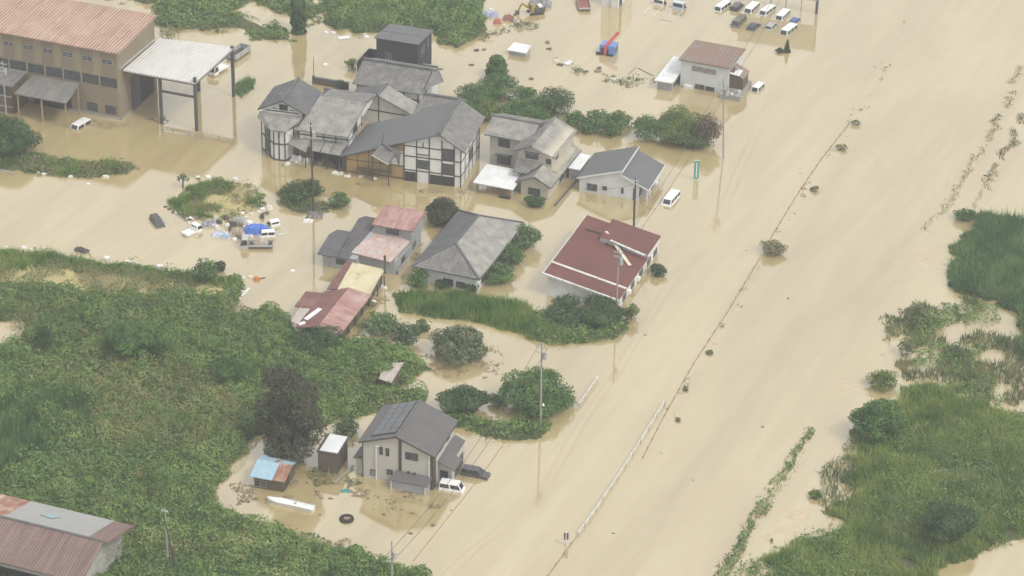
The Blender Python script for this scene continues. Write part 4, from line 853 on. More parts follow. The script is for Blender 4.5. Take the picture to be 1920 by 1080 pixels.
def blades(name, C, hgt, mat, parent=None, w=0.12, lean=0.25, tint=None):
    """upright grass blades: thin tapering triangles standing at C"""
    n = len(C); hgt = np.broadcast_to(np.asarray(hgt, float), (n,)); a = RNG.random(n) * 2 * pi
    S = np.stack([np.cos(a), np.sin(a), np.zeros(n)], 1) * w * .5 * (0.6 + .8 * RNG.random((n, 1)))
    lean = lean * 1.8
    Tp = C + np.stack([RNG.normal(size=n) * lean * hgt, RNG.normal(size=n) * lean * hgt, hgt], 1)
    V = np.stack([C - S, C + S, Tp], 1).reshape(-1, 3)
    o = raw_mesh(name, V, np.arange(n * 3).reshape(n, 3), mat, parent)
    t = np.clip((fbm(C * .45, 3) - .5) * 2.4 + .5 + .12 * RNG.normal(size=n), 0, 1) if tint is None else tint
    at = o.data.attributes.new('tint', 'FLOAT', 'FACE'); at.data.foreach_set('value', t.astype(np.float32))
    return o

kudzu = ML('kudzu_leaf', [(0.072, 0.134, 0.033), (0.131, 0.228, 0.056), (0.179, 0.271, 0.070), (0.237, 0.311, 0.104)])
weed = ML('weed_leaf', [(0.075, 0.113, 0.033), (0.128, 0.172, 0.053), (0.179, 0.194, 0.076), (0.239, 0.232, 0.110)], dry=(0.247, 0.217, 0.110))
olive = ML('olive_weed', [(0.147, 0.169, 0.056), (0.216, 0.226, 0.079), (0.274, 0.273, 0.112), (0.344, 0.329, 0.143)])
grass = ML('grass_blade', [(0.095, 0.202, 0.039), (0.162, 0.286, 0.059), (0.220, 0.328, 0.081), (0.306, 0.360, 0.114)], trans=.45)
reed = ML('reed_blade', [(0.067, 0.155, 0.054), (0.109, 0.212, 0.070), (0.158, 0.276, 0.092), (0.217, 0.312, 0.114)], trans=.45)
reedy = ML('pale_reed', [(0.092, 0.140, 0.055), (0.146, 0.194, 0.077), (0.201, 0.237, 0.101), (0.255, 0.264, 0.125)], trans=.45)
treeg = ML('tree_leaf', [(0.037, 0.089, 0.023), (0.067, 0.144, 0.032), (0.096, 0.190, 0.045), (0.139, 0.232, 0.061)], patch=.4)
treed = ML('dark_tree_leaf', [(0.028, 0.060, 0.022), (0.046, 0.097, 0.030), (0.068, 0.125, 0.040), (0.098, 0.164, 0.053)], patch=.4)
treep = ML('dusky_leaf', [(0.042, 0.044, 0.029), (0.065, 0.068, 0.040), (0.092, 0.094, 0.055), (0.065, 0.104, 0.040)], patch=.4)
treey = ML('yellowgreen_leaf', [(0.064, 0.119, 0.025), (0.112, 0.170, 0.035), (0.160, 0.212, 0.048), (0.208, 0.246, 0.070)], patch=.4)
treer = ML('reddish_leaf', [(0.080, 0.051, 0.031), (0.128, 0.076, 0.048), (0.176, 0.119, 0.070), (0.080, 0.102, 0.042)], patch=.4)
fray = ML('frayed_weed', [(0.180, 0.153, 0.090), (0.234, 0.216, 0.117), (0.180, 0.225, 0.108), (0.288, 0.261, 0.162)])
bark = M('bark', (0.112, 0.093, 0.059), (0.072, 0.063, 0.042), scale=3)
soil = M('weed_litter', (0.056, 0.071, 0.025), (0.096, 0.093, 0.042), scale=.5)
mud = M('muddy_bank', (0.480, 0.399, 0.189), (0.352, 0.306, 0.140), scale=.4)

def crown_pts(lobes, n, gap=0.32, seed=0, nz=0.9):
    """points and normals through the shells of ellipsoid lobes, thinned by noise so the outline is uneven"""
    vol = np.array([(l[3] * l[4] + l[3] * l[5] + l[4] * l[5]) for l in lobes]); cnt = (vol / vol.sum() * n * 1.7).astype(int)
    C = []; Nn = []
    for l, c in zip(lobes, cnt):
        d = unit(RNG.normal(size=(c, 3))); r = 1 - 0.42 * RNG.random(c) ** 1.6
        b = 0.78 + 0.44 * fbm(d * 2.3 + np.array(l[:3]) * .37, seed + 3)
        p = d * (r * b)[:, None] * np.array(l[3:6]) + np.array(l[:3])
        C.append(p); Nn.append(unit(d / np.array(l[3:6])))
    C = np.concatenate(C); Nn = np.concatenate(Nn)
    k = fbm(C * nz, seed) > gap
    k &= C[:, 2] > -0.1
    C, Nn = C[k], Nn[k]
    return C, unit(Nn + RNG.normal(size=C.shape) * .45 + np.array([0, 0, .25]))

TREE_N = [0]
def tree(name, label, px, py, w, h_, mat, cat='tree', group=None, n=None, leaf=0.34, trunk=True, lob=7, squash=1.0, gap=.3, zc=None, shape='round', zk=.7):
    """px,py: centre of the crown in the photograph, w,h_: its width and height there"""
    TREE_N[0] += 1; sd_ = TREE_N[0] * 13; rr = random.Random(sd_)
    s = mpp(py); a = w * s / 2 * 1.22; fi = dep(py)
    hv = h_ * s / 2; c = sqrt(max((hv * hv - (a * sin(fi)) ** 2), (0.45 * a) ** 2)) / cos(fi) * squash
    zc = zk * c if zc is None else zc
    p = P(px, py, zc)
    e = empty(name, (p.x, p.y, 0)); tag(e, label, cat, group)
    if shape == 'cone':
        lobes = [(0, 0, zc - c + 2 * c * t, a * (1 - t) * 1.0 + .12 * a, a * (1 - t) + .12 * a, c * .28) for t in (.12, .28, .44, .6, .76, .9)]
    elif shape == 'tall':
        lobes = []
        for k in range(lob):
            t = (k + .5) / lob; g = rr.random() * 6.28; q = a * (rr.uniform(.45, .7) if t < .8 else .3); b_ = a * rr.uniform(.3, .46) * (1.08 - .25 * t)
            lobes.append((cos(g) * q, sin(g) * q, zc - c * .85 + 1.75 * c * t, b_, b_, b_ * rr.uniform(.8, 1.3)))
        lobes += [(0, 0, zc - .25 * c, a * .6, a * .6, c * .6), (.1 * a, 0, zc + .35 * c, a * .6, a * .6, c * .5)]
    elif shape == 'column':
        lobes = [(0, 0, zc - c + 2 * c * t, a * k, a * k, c * .34) for t, k in ((.12, 1), (.36, 1), (.6, .92), (.82, .7))]
    else:
        lobes = [(0, 0, zc, a * .74, a * .74, c * .8)]
        for k in range(lob):
            t = 2 * pi * (k + rr.random() * .7) / lob; q = rr.uniform(.42, .6); el = rr.uniform(-.35, .6)
            lobes.append((cos(t) * a * q, sin(t) * a * q, zc + c * el * .75, a * rr.uniform(.38, .5), a * rr.uniform(.38, .5), c * rr.uniform(.32, .45)))
        lobes.append((rr.uniform(-.2, .2) * a, rr.uniform(-.2, .2) * a, zc + c * .5, a * .42, a * .42, c * .42))
    if n is None: n = int(min(9000, max(500, 26 * a * (a + c) / leaf ** 2 * .33)))
    C, Nn = crown_pts(lobes, n, gap, sd_, .55 / max(.35, leaf))
    leaves('crown', C, Nn, leaf * (.6 + .8 * RNG.random(len(C))), mat, e)
    if trunk:
        t = MB(); t.tube((0, 0, -2.2), (0, 0, max(.3, zc)), .05 * a + .09, .03 * a + .05, 8)
        for k in range(4):
            g = rr.random() * 6.28; z0 = zc * rr.uniform(.2, .7)
            t.tube((0, 0, z0), (cos(g) * a * .55, sin(g) * a * .55, z0 + c * .6), .025 * a + .05, .02, 6)
        t.build('trunk', bark, e)
    return e

def poly_inside(x, y, poly):
    k = np.zeros(len(x), bool); n = len(poly)
    for i in range(n):
        x0, y0 = poly[i]; x1, y1 = poly[(i + 1) % n]
        if y0 == y1: continue
        c = ((y0 > y) != (y1 > y)) & (x < (x1 - x0) * (y - y0) / (y1 - y0) + x0); k ^= c
    return k
def poly_dist(x, y, poly):
    d = np.full(len(x), 1e9); n = len(poly)
    for i in range(n):
        x0, y0 = poly[i]; x1, y1 = poly[(i + 1) % n]; dx, dy = x1 - x0, y1 - y0; L = dx * dx + dy * dy + 1e-9
        t = np.clip(((x - x0) * dx + (y - y0) * dy) / L, 0, 1); d = np.minimum(d, np.hypot(x - x0 - t * dx, y - y0 - t * dy))
    return d
def region(pix, wob=1.2, seed=0, lift=0.0):
    pts = [P(a, b, lift) for a, b in pix]; return [(p.x, p.y) for p in pts]
def scatter(poly, dens, wob=1.2, seed=0, holes=(), patch=None):
    xs = [p[0] for p in poly]; ys = [p[1] for p in poly]
    x0, x1, y0, y1 = min(xs) - 2, max(xs) + 2, min(ys) - 2, max(ys) + 2
    n = int((x1 - x0) * (y1 - y0) * dens); x = RNG.uniform(x0, x1, n); y = RNG.uniform(y0, y1, n)
    q = np.stack([x * .35, y * .35, np.full(n, seed * 1.7)], 1)
    wx = (fbm(q, seed) - .5) * 4 * wob; wy = (fbm(q + 31.7, seed + 5) - .5) * 4 * wob
    k = poly_inside(x + wx, y + wy, poly)
    for hpoly in holes: k &= ~poly_inside(x + wx, y + wy, hpoly)
    if patch is not None: k &= fbm(np.stack([x * patch[0], y * patch[0], np.zeros(n) + seed], 1), seed + 11) > patch[1]
    x, y = x[k], y[k]
    d = poly_dist(x + wx[k], y + wy[k], poly)
    for hpoly in holes: d = np.minimum(d, poly_dist(x + wx[k], y + wy[k], hpoly))
    return x, y, d
def height(x, y, d, h0, amp, sc_, seed, edge=1.5):
    q = np.stack([x / sc_, y / sc_, np.full(len(x), seed * .9)], 1)
    a = fbm(q, seed, 4); b = fbm(q * 3.1, seed + 9, 2)
    return (h0 + amp * np.clip((a - .3) * 2.0, 0, 1.5) + amp * .45 * (b - .5)) * np.clip(d / edge, .12, 1)
def litter(name, poly, h0, amp, sc_, seed, mat, parent, wob, holes=(), edge=1.5, step=.55, low=.72):
    xs = [p[0] for p in poly]; ys = [p[1] for p in poly]
    gx = np.arange(min(xs) - 2, max(xs) + 2, step); gy = np.arange(min(ys) - 2, max(ys) + 2, step); X, Y = np.meshgrid(gx, gy, indexing='ij'); x = X.ravel(); y = Y.ravel(); n = len(x)
    q = np.stack([x * .35, y * .35, np.full(n, seed * 1.7)], 1)
    wx = (fbm(q, seed) - .5) * 4 * wob; wy = (fbm(q + 31.7, seed + 5) - .5) * 4 * wob
    k = poly_inside(x + wx, y + wy, poly); d = poly_dist(x + wx, y + wy, poly)
    for hp in holes: k &= ~poly_inside(x + wx, y + wy, hp); d = np.minimum(d, poly_dist(x + wx, y + wy, hp))
    z = height(x, y, d, h0, amp, sc_, seed, edge) * low - .15; z[~k] = -.4
    id_ = np.arange(n).reshape(X.shape); Fq = np.stack([id_[:-1, :-1], id_[1:, :-1], id_[1:, 1:], id_[:-1, 1:]], -1).reshape(-1, 4)
    Fq = Fq[k[Fq].any(1)]
    us = np.unique(Fq); mp_ = np.zeros(n, np.int64); mp_[us] = np.arange(len(us))
    return raw_mesh(name, np.stack([x, y, z], 1)[us], mp_[Fq], mat, parent, smooth=True)

def cover(name, label, cat, pix, mat, dens=14, leaf=.42, h0=.6, amp=1.4, sc_=6, seed=1, wob=1.0, holes=(), patch=None, base=True, edge=1.5, flat=.6, lift=0.0, tuft=.45, mound=0):
    poly = region(pix, lift=lift); hp = [region(hh) for hh in holes]
    x, y, d = scatter(poly, dens, wob, seed, hp, patch)
    z = height(x, y, d, h0, amp, sc_, seed, edge)
    e1 = .3; zx = height(x + e1, y, d, h0, amp, sc_, seed, edge); zy = height(x, y + e1, d, h0, amp, sc_, seed, edge)
    N = unit(np.stack([-(zx - z) / e1, -(zy - z) / e1, np.ones(len(x))], 1) + RNG.normal(size=(len(x), 3)) * (1 - flat))
    z = z * (1 - .3 * RNG.random(len(x)) ** 2) + .08
    C3 = np.stack([x, y, z], 1); tn = np.clip((fbm(C3 * .5, seed + 2, 4) - .5) * 2.6 + .5 + .15 * RNG.normal(size=len(x)), 0, 1); sz = leaf * (.55 + .9 * RNG.random(len(x)))
    if tuft:                                             # small rounded clumps standing out of the cover
        tx, ty, td = scatter(poly, tuft, wob, seed, hp, patch); ok = td > .5; tx, ty, td = tx[ok], ty[ok], td[ok]
        th = height(tx, ty, td, h0, amp, sc_, seed, edge); k = 22; nt_ = len(tx)
        tr_ = np.repeat((.4 + 1.1 * RNG.random(nt_) ** 2), k); dd = unit(RNG.normal(size=(nt_ * k, 3))); dd[:, 2] = np.abs(dd[:, 2])
        ctr = np.repeat(np.stack([tx, ty, th * .9], 1), k, 0); pp = ctr + dd * tr_[:, None] * np.array([1, 1, .85]) * (.8 + .3 * RNG.random((nt_ * k, 1)))
        C3 = np.concatenate([C3, pp]); N = np.concatenate([N, unit(dd + RNG.normal(size=dd.shape) * .3)]); tn = np.concatenate([tn, np.clip(np.repeat(RNG.random(nt_), k) * .8 + .2 * RNG.random(nt_ * k), 0, 1)]); sz = np.concatenate([sz, leaf * (.6 + .7 * RNG.random(nt_ * k))])
    if mound:                                            # vine mounds draped over hidden bushes; lit tops put into the leaf tint
        tx, ty, td = scatter(poly, mound, wob, seed, hp, patch); ok = td > 1.6; tx, ty, td = tx[ok], ty[ok], td[ok]
        th = height(tx, ty, td, h0, amp, sc_, seed, edge); k = 210; nt_ = len(tx); R_ = 1.0 + 1.5 * RNG.random(nt_) ** 1.5
        dd = unit(RNG.normal(size=(nt_ * k, 3))); dd[:, 2] = np.abs(dd[:, 2]); ctr = np.repeat(np.stack([tx, ty, th * .75], 1), k, 0)
        bl_ = .75 + .5 * fbm(dd * 2.2 + ctr * .7, seed + 1); pp = ctr + dd * (np.repeat(R_, k) * bl_)[:, None] * np.array([1, 1, 1.05])
        C3 = np.concatenate([C3, pp]); N = np.concatenate([N, unit(dd + RNG.normal(size=dd.shape) * .35)]); tn = np.concatenate([tn, np.clip(np.repeat(RNG.random(nt_), k) * .55 + .25 * dd[:, 2] * RNG.random(nt_ * k) + .15 * RNG.random(nt_ * k), 0, 1)]); sz = np.concatenate([sz, leaf * (.7 + .7 * RNG.random(nt_ * k))])
    o = leaves(name, C3, N, sz, mat, tint=tn)
    tag(o, label, cat, kind='stuff')
    if base: b = litter('litter', poly, h0, amp, sc_, seed, soil, o, wob, hp, edge); b['kind'] = 'stuff'
    return o
def sward(name, label, cat, pix, mat, dens=18, hgt=1.2, seed=1, wob=1.0, holes=(), patch=None, base=True, w=.14, lean=.22, var=.5):
    poly = region(pix); hp = [region(hh) for hh in holes]
    x, y, d = scatter(poly, dens, wob, seed, hp, patch); n = len(x)
    q = np.stack([x / 4, y / 4, np.full(n, seed * .7)], 1); H_ = hgt * (1 - var + 2 * var * fbm(q, seed)) * (.6 + .6 * RNG.random(n)) * np.clip(d / 1.0, .35, 1)
    o = blades(name, np.stack([x, y, np.full(n, -.05)], 1), H_, mat, w=w, lean=lean)
    tag(o, label, cat, kind='stuff')
    if base: b = litter('litter', poly, .35, .2, 5, seed, soil, o, wob, hp, 1.0); b['kind'] = 'stuff'
    return o

# ---- fields and ground cover
FIELD = [(-160, 464), (90, 474), (180, 492), (250, 498), (330, 508), (400, 520), (452, 518), (458, 545), (432, 585), (480, 590), (545, 594), (552, 628), (600, 652), (650, 648), (690, 652), (760, 650), (806, 690), (762, 716), (742, 735), (800, 740), (790, 765), (700, 772), (650, 790), (585, 805), (520, 800), (470, 826), (466, 850), (415, 898), (402, 930), (420, 958), (490, 988), (560, 1008), (620, 1034), (655, 1030), (700, 1052), (810, 1090), (900, 1160), (-160, 1160)]
POND = [(-160, 596), (44, 604), (40, 640), (-10, 655), (-160, 655)]
DRYB = [(-160, 474), (90, 486), (250, 508), (420, 530), (445, 538), (420, 556), (330, 560), (200, 556), (80, 540), (-160, 518)]
POOL2 = [(520, 640), (560, 650), (575, 668), (540, 672)]
cover('kudzu_field', 'dense green vines and weeds covering the big field on the left', 'ground cover', FIELD, kudzu, dens=30, leaf=.36, h0=.6, amp=2.5, sc_=4.2, seed=2, wob=.8, holes=(POND, DRYB), tuft=.5, mound=.05)
cover('olive_weeds', 'dry olive brown weeds patching the middle of the left field', 'weeds', [(60, 690), (180, 640), (330, 680), (470, 700), (480, 800), (420, 860), (300, 900), (250, 1000), (480, 1010), (560, 1060), (300, 1100), (240, 930), (140, 860), (120, 760), (30, 720)], olive, dens=18, leaf=.30, h0=.85, amp=2.45, sc_=4.2, seed=2, wob=2.5, patch=(.11, .38), base=False, edge=3)
db = litter('dry_bank', region(DRYB), .25, .3, 4, 4, mud, None, 1.5, (), 1.2); tag(db, 'bare muddy bank along the top of the left field', 'mud bank', kind='structure')
cover('dry_weeds', 'pale dry weeds along the top of the left field', 'weeds', [(-100, 480), (120, 490), (300, 510), (430, 530), (430, 560), (260, 565), (100, 560), (-100, 540)], weed, dens=22, leaf=.30, h0=.5, amp=1.0, sc_=5, seed=4, wob=1.5, base=False, edge=2, patch=(.2, .40))
sward('reed_patch', 'dark upright reeds in the lower left of the field', 'reeds', [(-120, 770), (90, 745), (190, 740), (200, 775), (130, 810), (90, 880), (-120, 930)], reed, dens=26, hgt=3.0, seed=6, wob=2.0, base=False, w=.3, lean=.1)
sward('bank_grass', 'light green grass along the top bank of the left field', 'grass', [(-100, 466), (90, 476), (250, 500), (400, 522), (450, 522), (455, 545), (380, 540), (200, 520), (60, 510), (-100, 505)], grass, dens=16, hgt=1.5, seed=7, wob=1.0, base=False, w=.2)
cover('top_vines', 'thick green vines spreading at the top edge behind the black house', 'ground cover', [(590, -30), (900, -30), (912, 25), (905, 58), (880, 75), (850, 92), (835, 80), (790, 62), (700, 62), (640, 58), (605, 46), (598, 20)], kudzu, dens=18, leaf=.45, h0=.9, amp=1.7, sc_=6, seed=9, wob=1.2, mound=.05)
cover('top_weeds', 'patchy weeds on flooded ground behind the tan building', 'weeds', [(100, -20), (540, -20), (600, 5), (590, 40), (560, 50), (520, 25), (470, 5), (430, 18), (480, 42), (540, 58), (556, 78), (490, 76), (430, 52), (360, 55), (290, 50), (280, 10)], kudzu, dens=10, leaf=.5, h0=.5, amp=.9, sc_=5, seed=10, wob=1.6, patch=(.12, .33))
cover('dry_top_weeds', 'pale reedy weeds beside the tan building roof', 'weeds', [(280, 20), (400, 10), (480, 40), (420, 60), (300, 66)], reedy, dens=4, leaf=.4, h0=.3, amp=.4, sc_=4, seed=12, wob=1.5, patch=(.2, .4), base=False)
sward('pond_tuft', 'green tuft of grass in the water right of the canopy', 'grass', [(440, 162), (462, 148), (481, 150), (474, 168), (450, 184), (440, 178)], reed, dens=30, hgt=1.5, seed=13, wob=.4, w=.25)
sward('bank_strip_grass', 'bright ragged grass on the strip before the tan building', 'grass', [(-100, 284), (60, 289), (150, 301), (250, 308), (254, 318), (200, 331), (120, 332), (0, 320), (-100, 316)], grass, dens=26, hgt=1.2, seed=64, wob=1.2, patch=(.2, .34), base=False, w=.2)
cover('bank_weeds', 'low green weeds on the strip in front of the tan building', 'weeds', [(-100, 282), (60, 287), (150, 300), (250, 307), (256, 318), (200, 332), (120, 334), (0, 322), (-100, 318)], weed, dens=14, leaf=.4, h0=.35, amp=.7, sc_=4, seed=14, wob=1.2, patch=(.2, .3))
ISL = [(345, 348), (400, 332), (470, 342), (494, 360), (490, 388), (440, 410), (370, 410), (316, 394), (310, 378), (345, 365)]
ib = litter('islet', region(ISL), .18, .25, 3, 15, mud, None, .9, (), 1.2); tag(ib, 'low muddy islet strewn with rubbish and grass', 'mud bank', kind='structure')
sward('island_grass', 'ragged green grass growing in patches on the rubbish strewn islet', 'grass', ISL, grass, dens=34, hgt=1.1, seed=15, wob=1.1, patch=(.22, .40), base=False, w=.18)
cover('islet_weeds', 'leafy weeds among the grass of the rubbish islet', 'weeds', ISL, weed, dens=10, leaf=.3, h0=.3, amp=.4, sc_=3, seed=51, wob=1.1, patch=(.3, .5), base=False)
cover('island_weeds', 'low leafy weeds around the utility pole islet', 'weeds', [(520, 378), (560, 372), (640, 380), (648, 392), (600, 402), (560, 400), (525, 388)], weed, dens=16, leaf=.35, h0=.3, amp=.5, sc_=3, seed=16, wob=.5)
sward('tall_grass', 'tall bright green grass in front of the hip roofed house', 'grass', [(738, 552), (800, 548), (900, 556), (985, 572), (1010, 600), (1090, 640), (1060, 648), (985, 632), (900, 606), (800, 594), (742, 586)], grass, dens=34, hgt=1.9, seed=17, wob=.6, w=.22, lean=.14)
cover('roadside_vines', 'green vines trailing into water below the red roofed house', 'ground cover', [(980, 590), (1040, 575), (1100, 585), (1180, 600), (1176, 622), (1130, 640), (1095, 650), (1030, 646), (985, 632)], kudzu, dens=18, leaf=.42, h0=.6, amp=1.0, sc_=4, seed=18, wob=.7)
cover('hut_vines', 'lush vines piled round the tiny tin hut', 'ground cover', [(600, 655), (690, 640), (760, 660), (808, 690), (765, 720), (700, 730), (620, 715)], kudzu, dens=20, leaf=.45, h0=1.0, amp=1.6, sc_=4, seed=19, wob=.9, mound=.08)
cover('pole_vines', 'green vine bank at the foot of the concrete pole', 'ground cover', [(800, 778), (860, 772), (930, 790), (990, 790), (1040, 795), (1012, 822), (950, 826), (870, 806), (810, 800)], kudzu, dens=20, leaf=.42, h0=.5, amp=.9, sc_=4, seed=20, wob=.6)
sward('far_reeds', 'dense reed bed at the right edge', 'reeds', [(1776, 520), (1800, 460), (1840, 402), (1905, 408), (2060, 430), (2060, 700), (1920, 690), (1905, 580), (1840, 560), (1790, 545)], reed, dens=34, hgt=1.9, seed=21, wob=1.6, w=.26, lean=.3)
sward('drowned_reeds', 'sparse drowned reeds in shallow water on the right', 'reeds', [(1660, 600), (1740, 560), (1850, 560), (1920, 620), (2060, 700), (2060, 790), (1900, 760), (1780, 720), (1690, 720), (1660, 660)], reedy, dens=12, hgt=1.2, seed=22, wob=1.5, patch=(.22, .47), base=False, w=.22, lean=.18)
cover('drowned_weeds', 'patchy leafy weeds in the shallows on the right', 'weeds', [(1690, 590), (1740, 570), (1850, 555), (1930, 600), (2060, 680), (2060, 800), (1900, 770), (1720, 710)], kudzu, dens=9, leaf=.4, h0=.2, amp=.5, sc_=3, seed=23, wob=1.5, patch=(.16, .49), base=False)
RG = [(1585, 850), (1612, 800), (1690, 725), (1780, 720), (1830, 745), (1920, 790), (2080, 850), (2080, 960), (1925, 1004), (1800, 1056), (1750, 1090), (1730, 1160), (1400, 1160), (1440, 1050), (1470, 1030), (1500, 1012), (1570, 990), (1600, 940), (1596, 890)]
sward('meadow_grass', 'broad green meadow rising from the flood at lower right', 'grass', RG, ML('meadow_blade', [(0.128, 0.217, 0.052), (0.203, 0.304, 0.072), (0.267, 0.356, 0.095), (0.342, 0.398, 0.118)], trans=.45), dens=30, hgt=1.3, seed=24, wob=2.0, w=.22, lean=.25, patch=(.13, .26))
cover('meadow_weeds', 'leafy green weeds through the meadow at lower right', 'weeds', RG, kudzu, dens=10, leaf=.28, h0=.7, amp=.9, sc_=5, seed=25, wob=1.3, patch=(.1, .45), base=False)
sward('shore_reeds', 'thin drowned reeds along the meadow shore', 'reeds', [(1560, 850), (1600, 830), (1610, 900), (1600, 960), (1560, 990), (1530, 960), (1545, 900)], reedy, dens=10, hgt=1.4, seed=26, wob=1.5, patch=(.3, .38), base=False, w=.18)
cover('levee_vines', 'narrow line of leafy weeds marking a sunken bank on the right', 'weeds', [(1514, 800), (1527, 806), (1484, 878), (1440, 955), (1392, 1030), (1350, 1095), (1328, 1095), (1374, 1022), (1424, 945), (1470, 870)], kudzu, dens=26, leaf=.32, h0=.3, amp=.45, sc_=2.0, seed=27, wob=.5, patch=(.5, .37), base=False, edge=.7, tuft=1.0)
sward('levee_grass', 'thin grass edging the sunken bank on the right', 'grass', [(1510, 798), (1532, 806), (1490, 880), (1446, 957), (1398, 1032), (1356, 1095), (1322, 1095), (1370, 1020), (1420, 943), (1466, 868)], reedy, dens=9, hgt=.7, seed=52, wob=.7, patch=(.4, .35), base=False, w=.16)
cover('levee_end_vines', 'loose leafy weeds where the sunken bank meets the meadow', 'weeds', [(1400, 1020), (1450, 1010), (1470, 1030), (1440, 1060), (1420, 1100), (1370, 1100)], kudzu, dens=10, leaf=.4, h0=.25, amp=.4, sc_=2.5, seed=28, wob=1.0, patch=(.3, .5), base=False)
sward('far_bank_grass', 'faint pale strip of drowned grass slanting down the far right edge', 'grass', [(1908, 120), (1925, 122), (1888, 210), (1850, 280), (1800, 350), (1745, 440), (1732, 436), (1785, 345), (1838, 270), (1872, 200)], reedy, dens=20, hgt=.55, seed=29, wob=.9, patch=(.3, .40), base=False, w=.14)
sward('far_bank_weeds', 'greener strip of drowned weeds beside the pale far right strip', 'weeds', [(1925, 190), (1950, 195), (1915, 262), (1880, 310), (1850, 360), (1838, 392), (1828, 388), (1842, 340), (1876, 280)], ML('shore_weed', [(.07, .10, .045), (.10, .135, .06), (.13, .16, .075), (.16, .175, .09)], trans=.45), dens=20, hgt=.6, seed=30, wob=.9, patch=(.3, .40), base=False, w=.16)
cover('hedge_weeds', 'scraps of weeds trailing from the debris heap to the site hut', 'weeds', [(900, 75), (925, 55), (975, 42), (1020, 50), (1000, 58), (940, 60), (915, 80)], weed, dens=10, leaf=.4, h0=.2, amp=.5, sc_=3, seed=31, wob=1.2, patch=(.3, .42), base=False)
cover('drift_weeds', 'broken line of drift weeds leading to the roadside building', 'weeds', [(990, 108), (1040, 112), (1080, 128), (1150, 146), (1228, 150), (1228, 160), (1150, 156), (1080, 140), (1000, 120)], weed, dens=9, leaf=.38, h0=.15, amp=.35, sc_=3, seed=32, wob=1.4, patch=(.35, .5), base=False)
cover('yard_drift', 'dark drift of twigs floating round the two storey house', 'drift', [(560, 890), (640, 890), (700, 915), (830, 930), (840, 965), (760, 960), (700, 940), (560, 930), (420, 960), (420, 900), (500, 940)], ML('twig', [(0.188, 0.140, 0.085), (0.281, 0.216, 0.131), (0.375, 0.300, 0.206), (0.244, 0.225, 0.131)]), dens=7, leaf=.5, h0=.03, amp=.05, sc_=3, seed=33, wob=1.5, patch=(.3, .62), base=False, flat=.9, tuft=0)
cover('shed_weeds', 'low weeds and rubbish between the shed and the two storey house', 'weeds', [(560, 890), (590, 880), (640, 890), (690, 905), (650, 915), (590, 915)], weed, dens=14, leaf=.35, h0=.2, amp=.4, sc_=2, seed=34, wob=.7, patch=(.3, .4), base=False)
cover('workshop_weeds', 'scrubby green weeds along the right side of the workshop', 'weeds', [(640, 628), (700, 560), (712, 566), (690, 610), (660, 650), (640, 650)], weed, dens=12, leaf=.35, h0=.3, amp=.6, sc_=2, seed=35, wob=.7, patch=(.3, .38), base=False)
cover('lower_drift_weeds', 'ragged weeds in shallow water at the bottom edge', 'weeds', [(500, 985), (600, 1000), (680, 1030), (760, 1075), (640, 1060), (540, 1030)], weed, dens=9, leaf=.4, h0=.2, amp=.5, sc_=3, seed=36, wob=1.5, patch=(.25, .48), base=False)

lime = ML('lime_vine', [(0.085, 0.116, 0.037), (0.133, 0.163, 0.053), (0.182, 0.194, 0.073), (0.242, 0.226, 0.113)])
cover('lime_vines', 'fresher yellow green vine patches scattered over the left field', 'weeds', [(-100, 540), (200, 530), (440, 560), (600, 660), (780, 690), (700, 760), (480, 790), (400, 900), (420, 960), (640, 1040), (700, 1100), (-100, 1100), (-100, 940), (220, 940), (130, 700), (-100, 680)], lime, dens=9, leaf=.32, h0=.85, amp=2.45, sc_=4.2, seed=2, wob=1.0, patch=(.2, .57), base=False, edge=2.5, tuft=.3)
for q_, (lb, pl) in enumerate((('thin scum and straw floating before the half timbered houses', [(492, 296), (540, 308), (640, 330), (760, 345), (862, 356), (862, 364), (750, 356), (630, 340), (530, 318), (490, 304)]), ('thin scum floating between the hip roofed house and the workshop', [(700, 560), (760, 500), (790, 450), (796, 458), (770, 520), (730, 560), (700, 600)]), ('thin scum floating under the canopy and beside the tan building', [(160, 225), (230, 232), (300, 210), (330, 225), (260, 250), (170, 245)]), ('straw scum drifting round the flooded orchard', [(790, 600), (840, 612), (930, 640), (940, 700), (880, 720), (800, 690), (780, 660)]))):
    cover('floating_scum', lb, 'scum', pl, ML('straw_scum', [(.24, .19, .11), (.30, .245, .15), (.36, .30, .20), (.20, .17, .10)]), dens=8, leaf=.36, h0=.02, amp=.03, sc_=3, seed=70 + q_, wob=1.2, patch=(.35, .56), base=False, flat=.92, tuft=0)
# ---- trees and shrubs (crown centre, width and height as seen)
GH = 'rounded evergreen trees in the hedge behind the houses'
tree('conifer', 'tall dark columnar conifer at the top edge left of the vines', 559, 22, 24, 108, treed, shape='column', n=5000, leaf=.5)
tree('topiary_tree', 'tall clipped egg shaped tree standing above the hedge', 932, 127, 36, 50, treeg, shape='column', n=3500)
tree('evergreen_tree', 'broad low evergreen tree at the left end of the hedge by the rear tiled wing', 893, 178, 76, 52, treeg, group=GH)
tree('evergreen_tree', 'flat topped evergreen tree just below the clipped egg shaped tree', 935, 165, 80, 44, treeg, group=GH)
tree('evergreen_tree', 'yellowish round shrub in the hedge behind the tall timbered house', 915, 207, 54, 48, treey, group=GH)
tree('evergreen_tree', 'small round topped tree in the middle of the hedge skyline', 985, 180, 42, 44, treeg, group=GH)
tree('evergreen_tree', 'dark evergreen tree behind the ridge of the beige house', 972, 208, 66, 56, treeg, group=GH)
tree('evergreen_tree', 'biggest dark domed evergreen tree above the beige house', 1040, 193, 72, 66, treed, group=GH)
tree('evergreen_tree', 'low shrub at the foot of the biggest domed tree', 1078, 222, 40, 38, treeg, group=GH)
tree('evergreen_tree', 'rounded shrub between the domed tree and the white house', 1116, 226, 54, 46, treeg, group=GH)
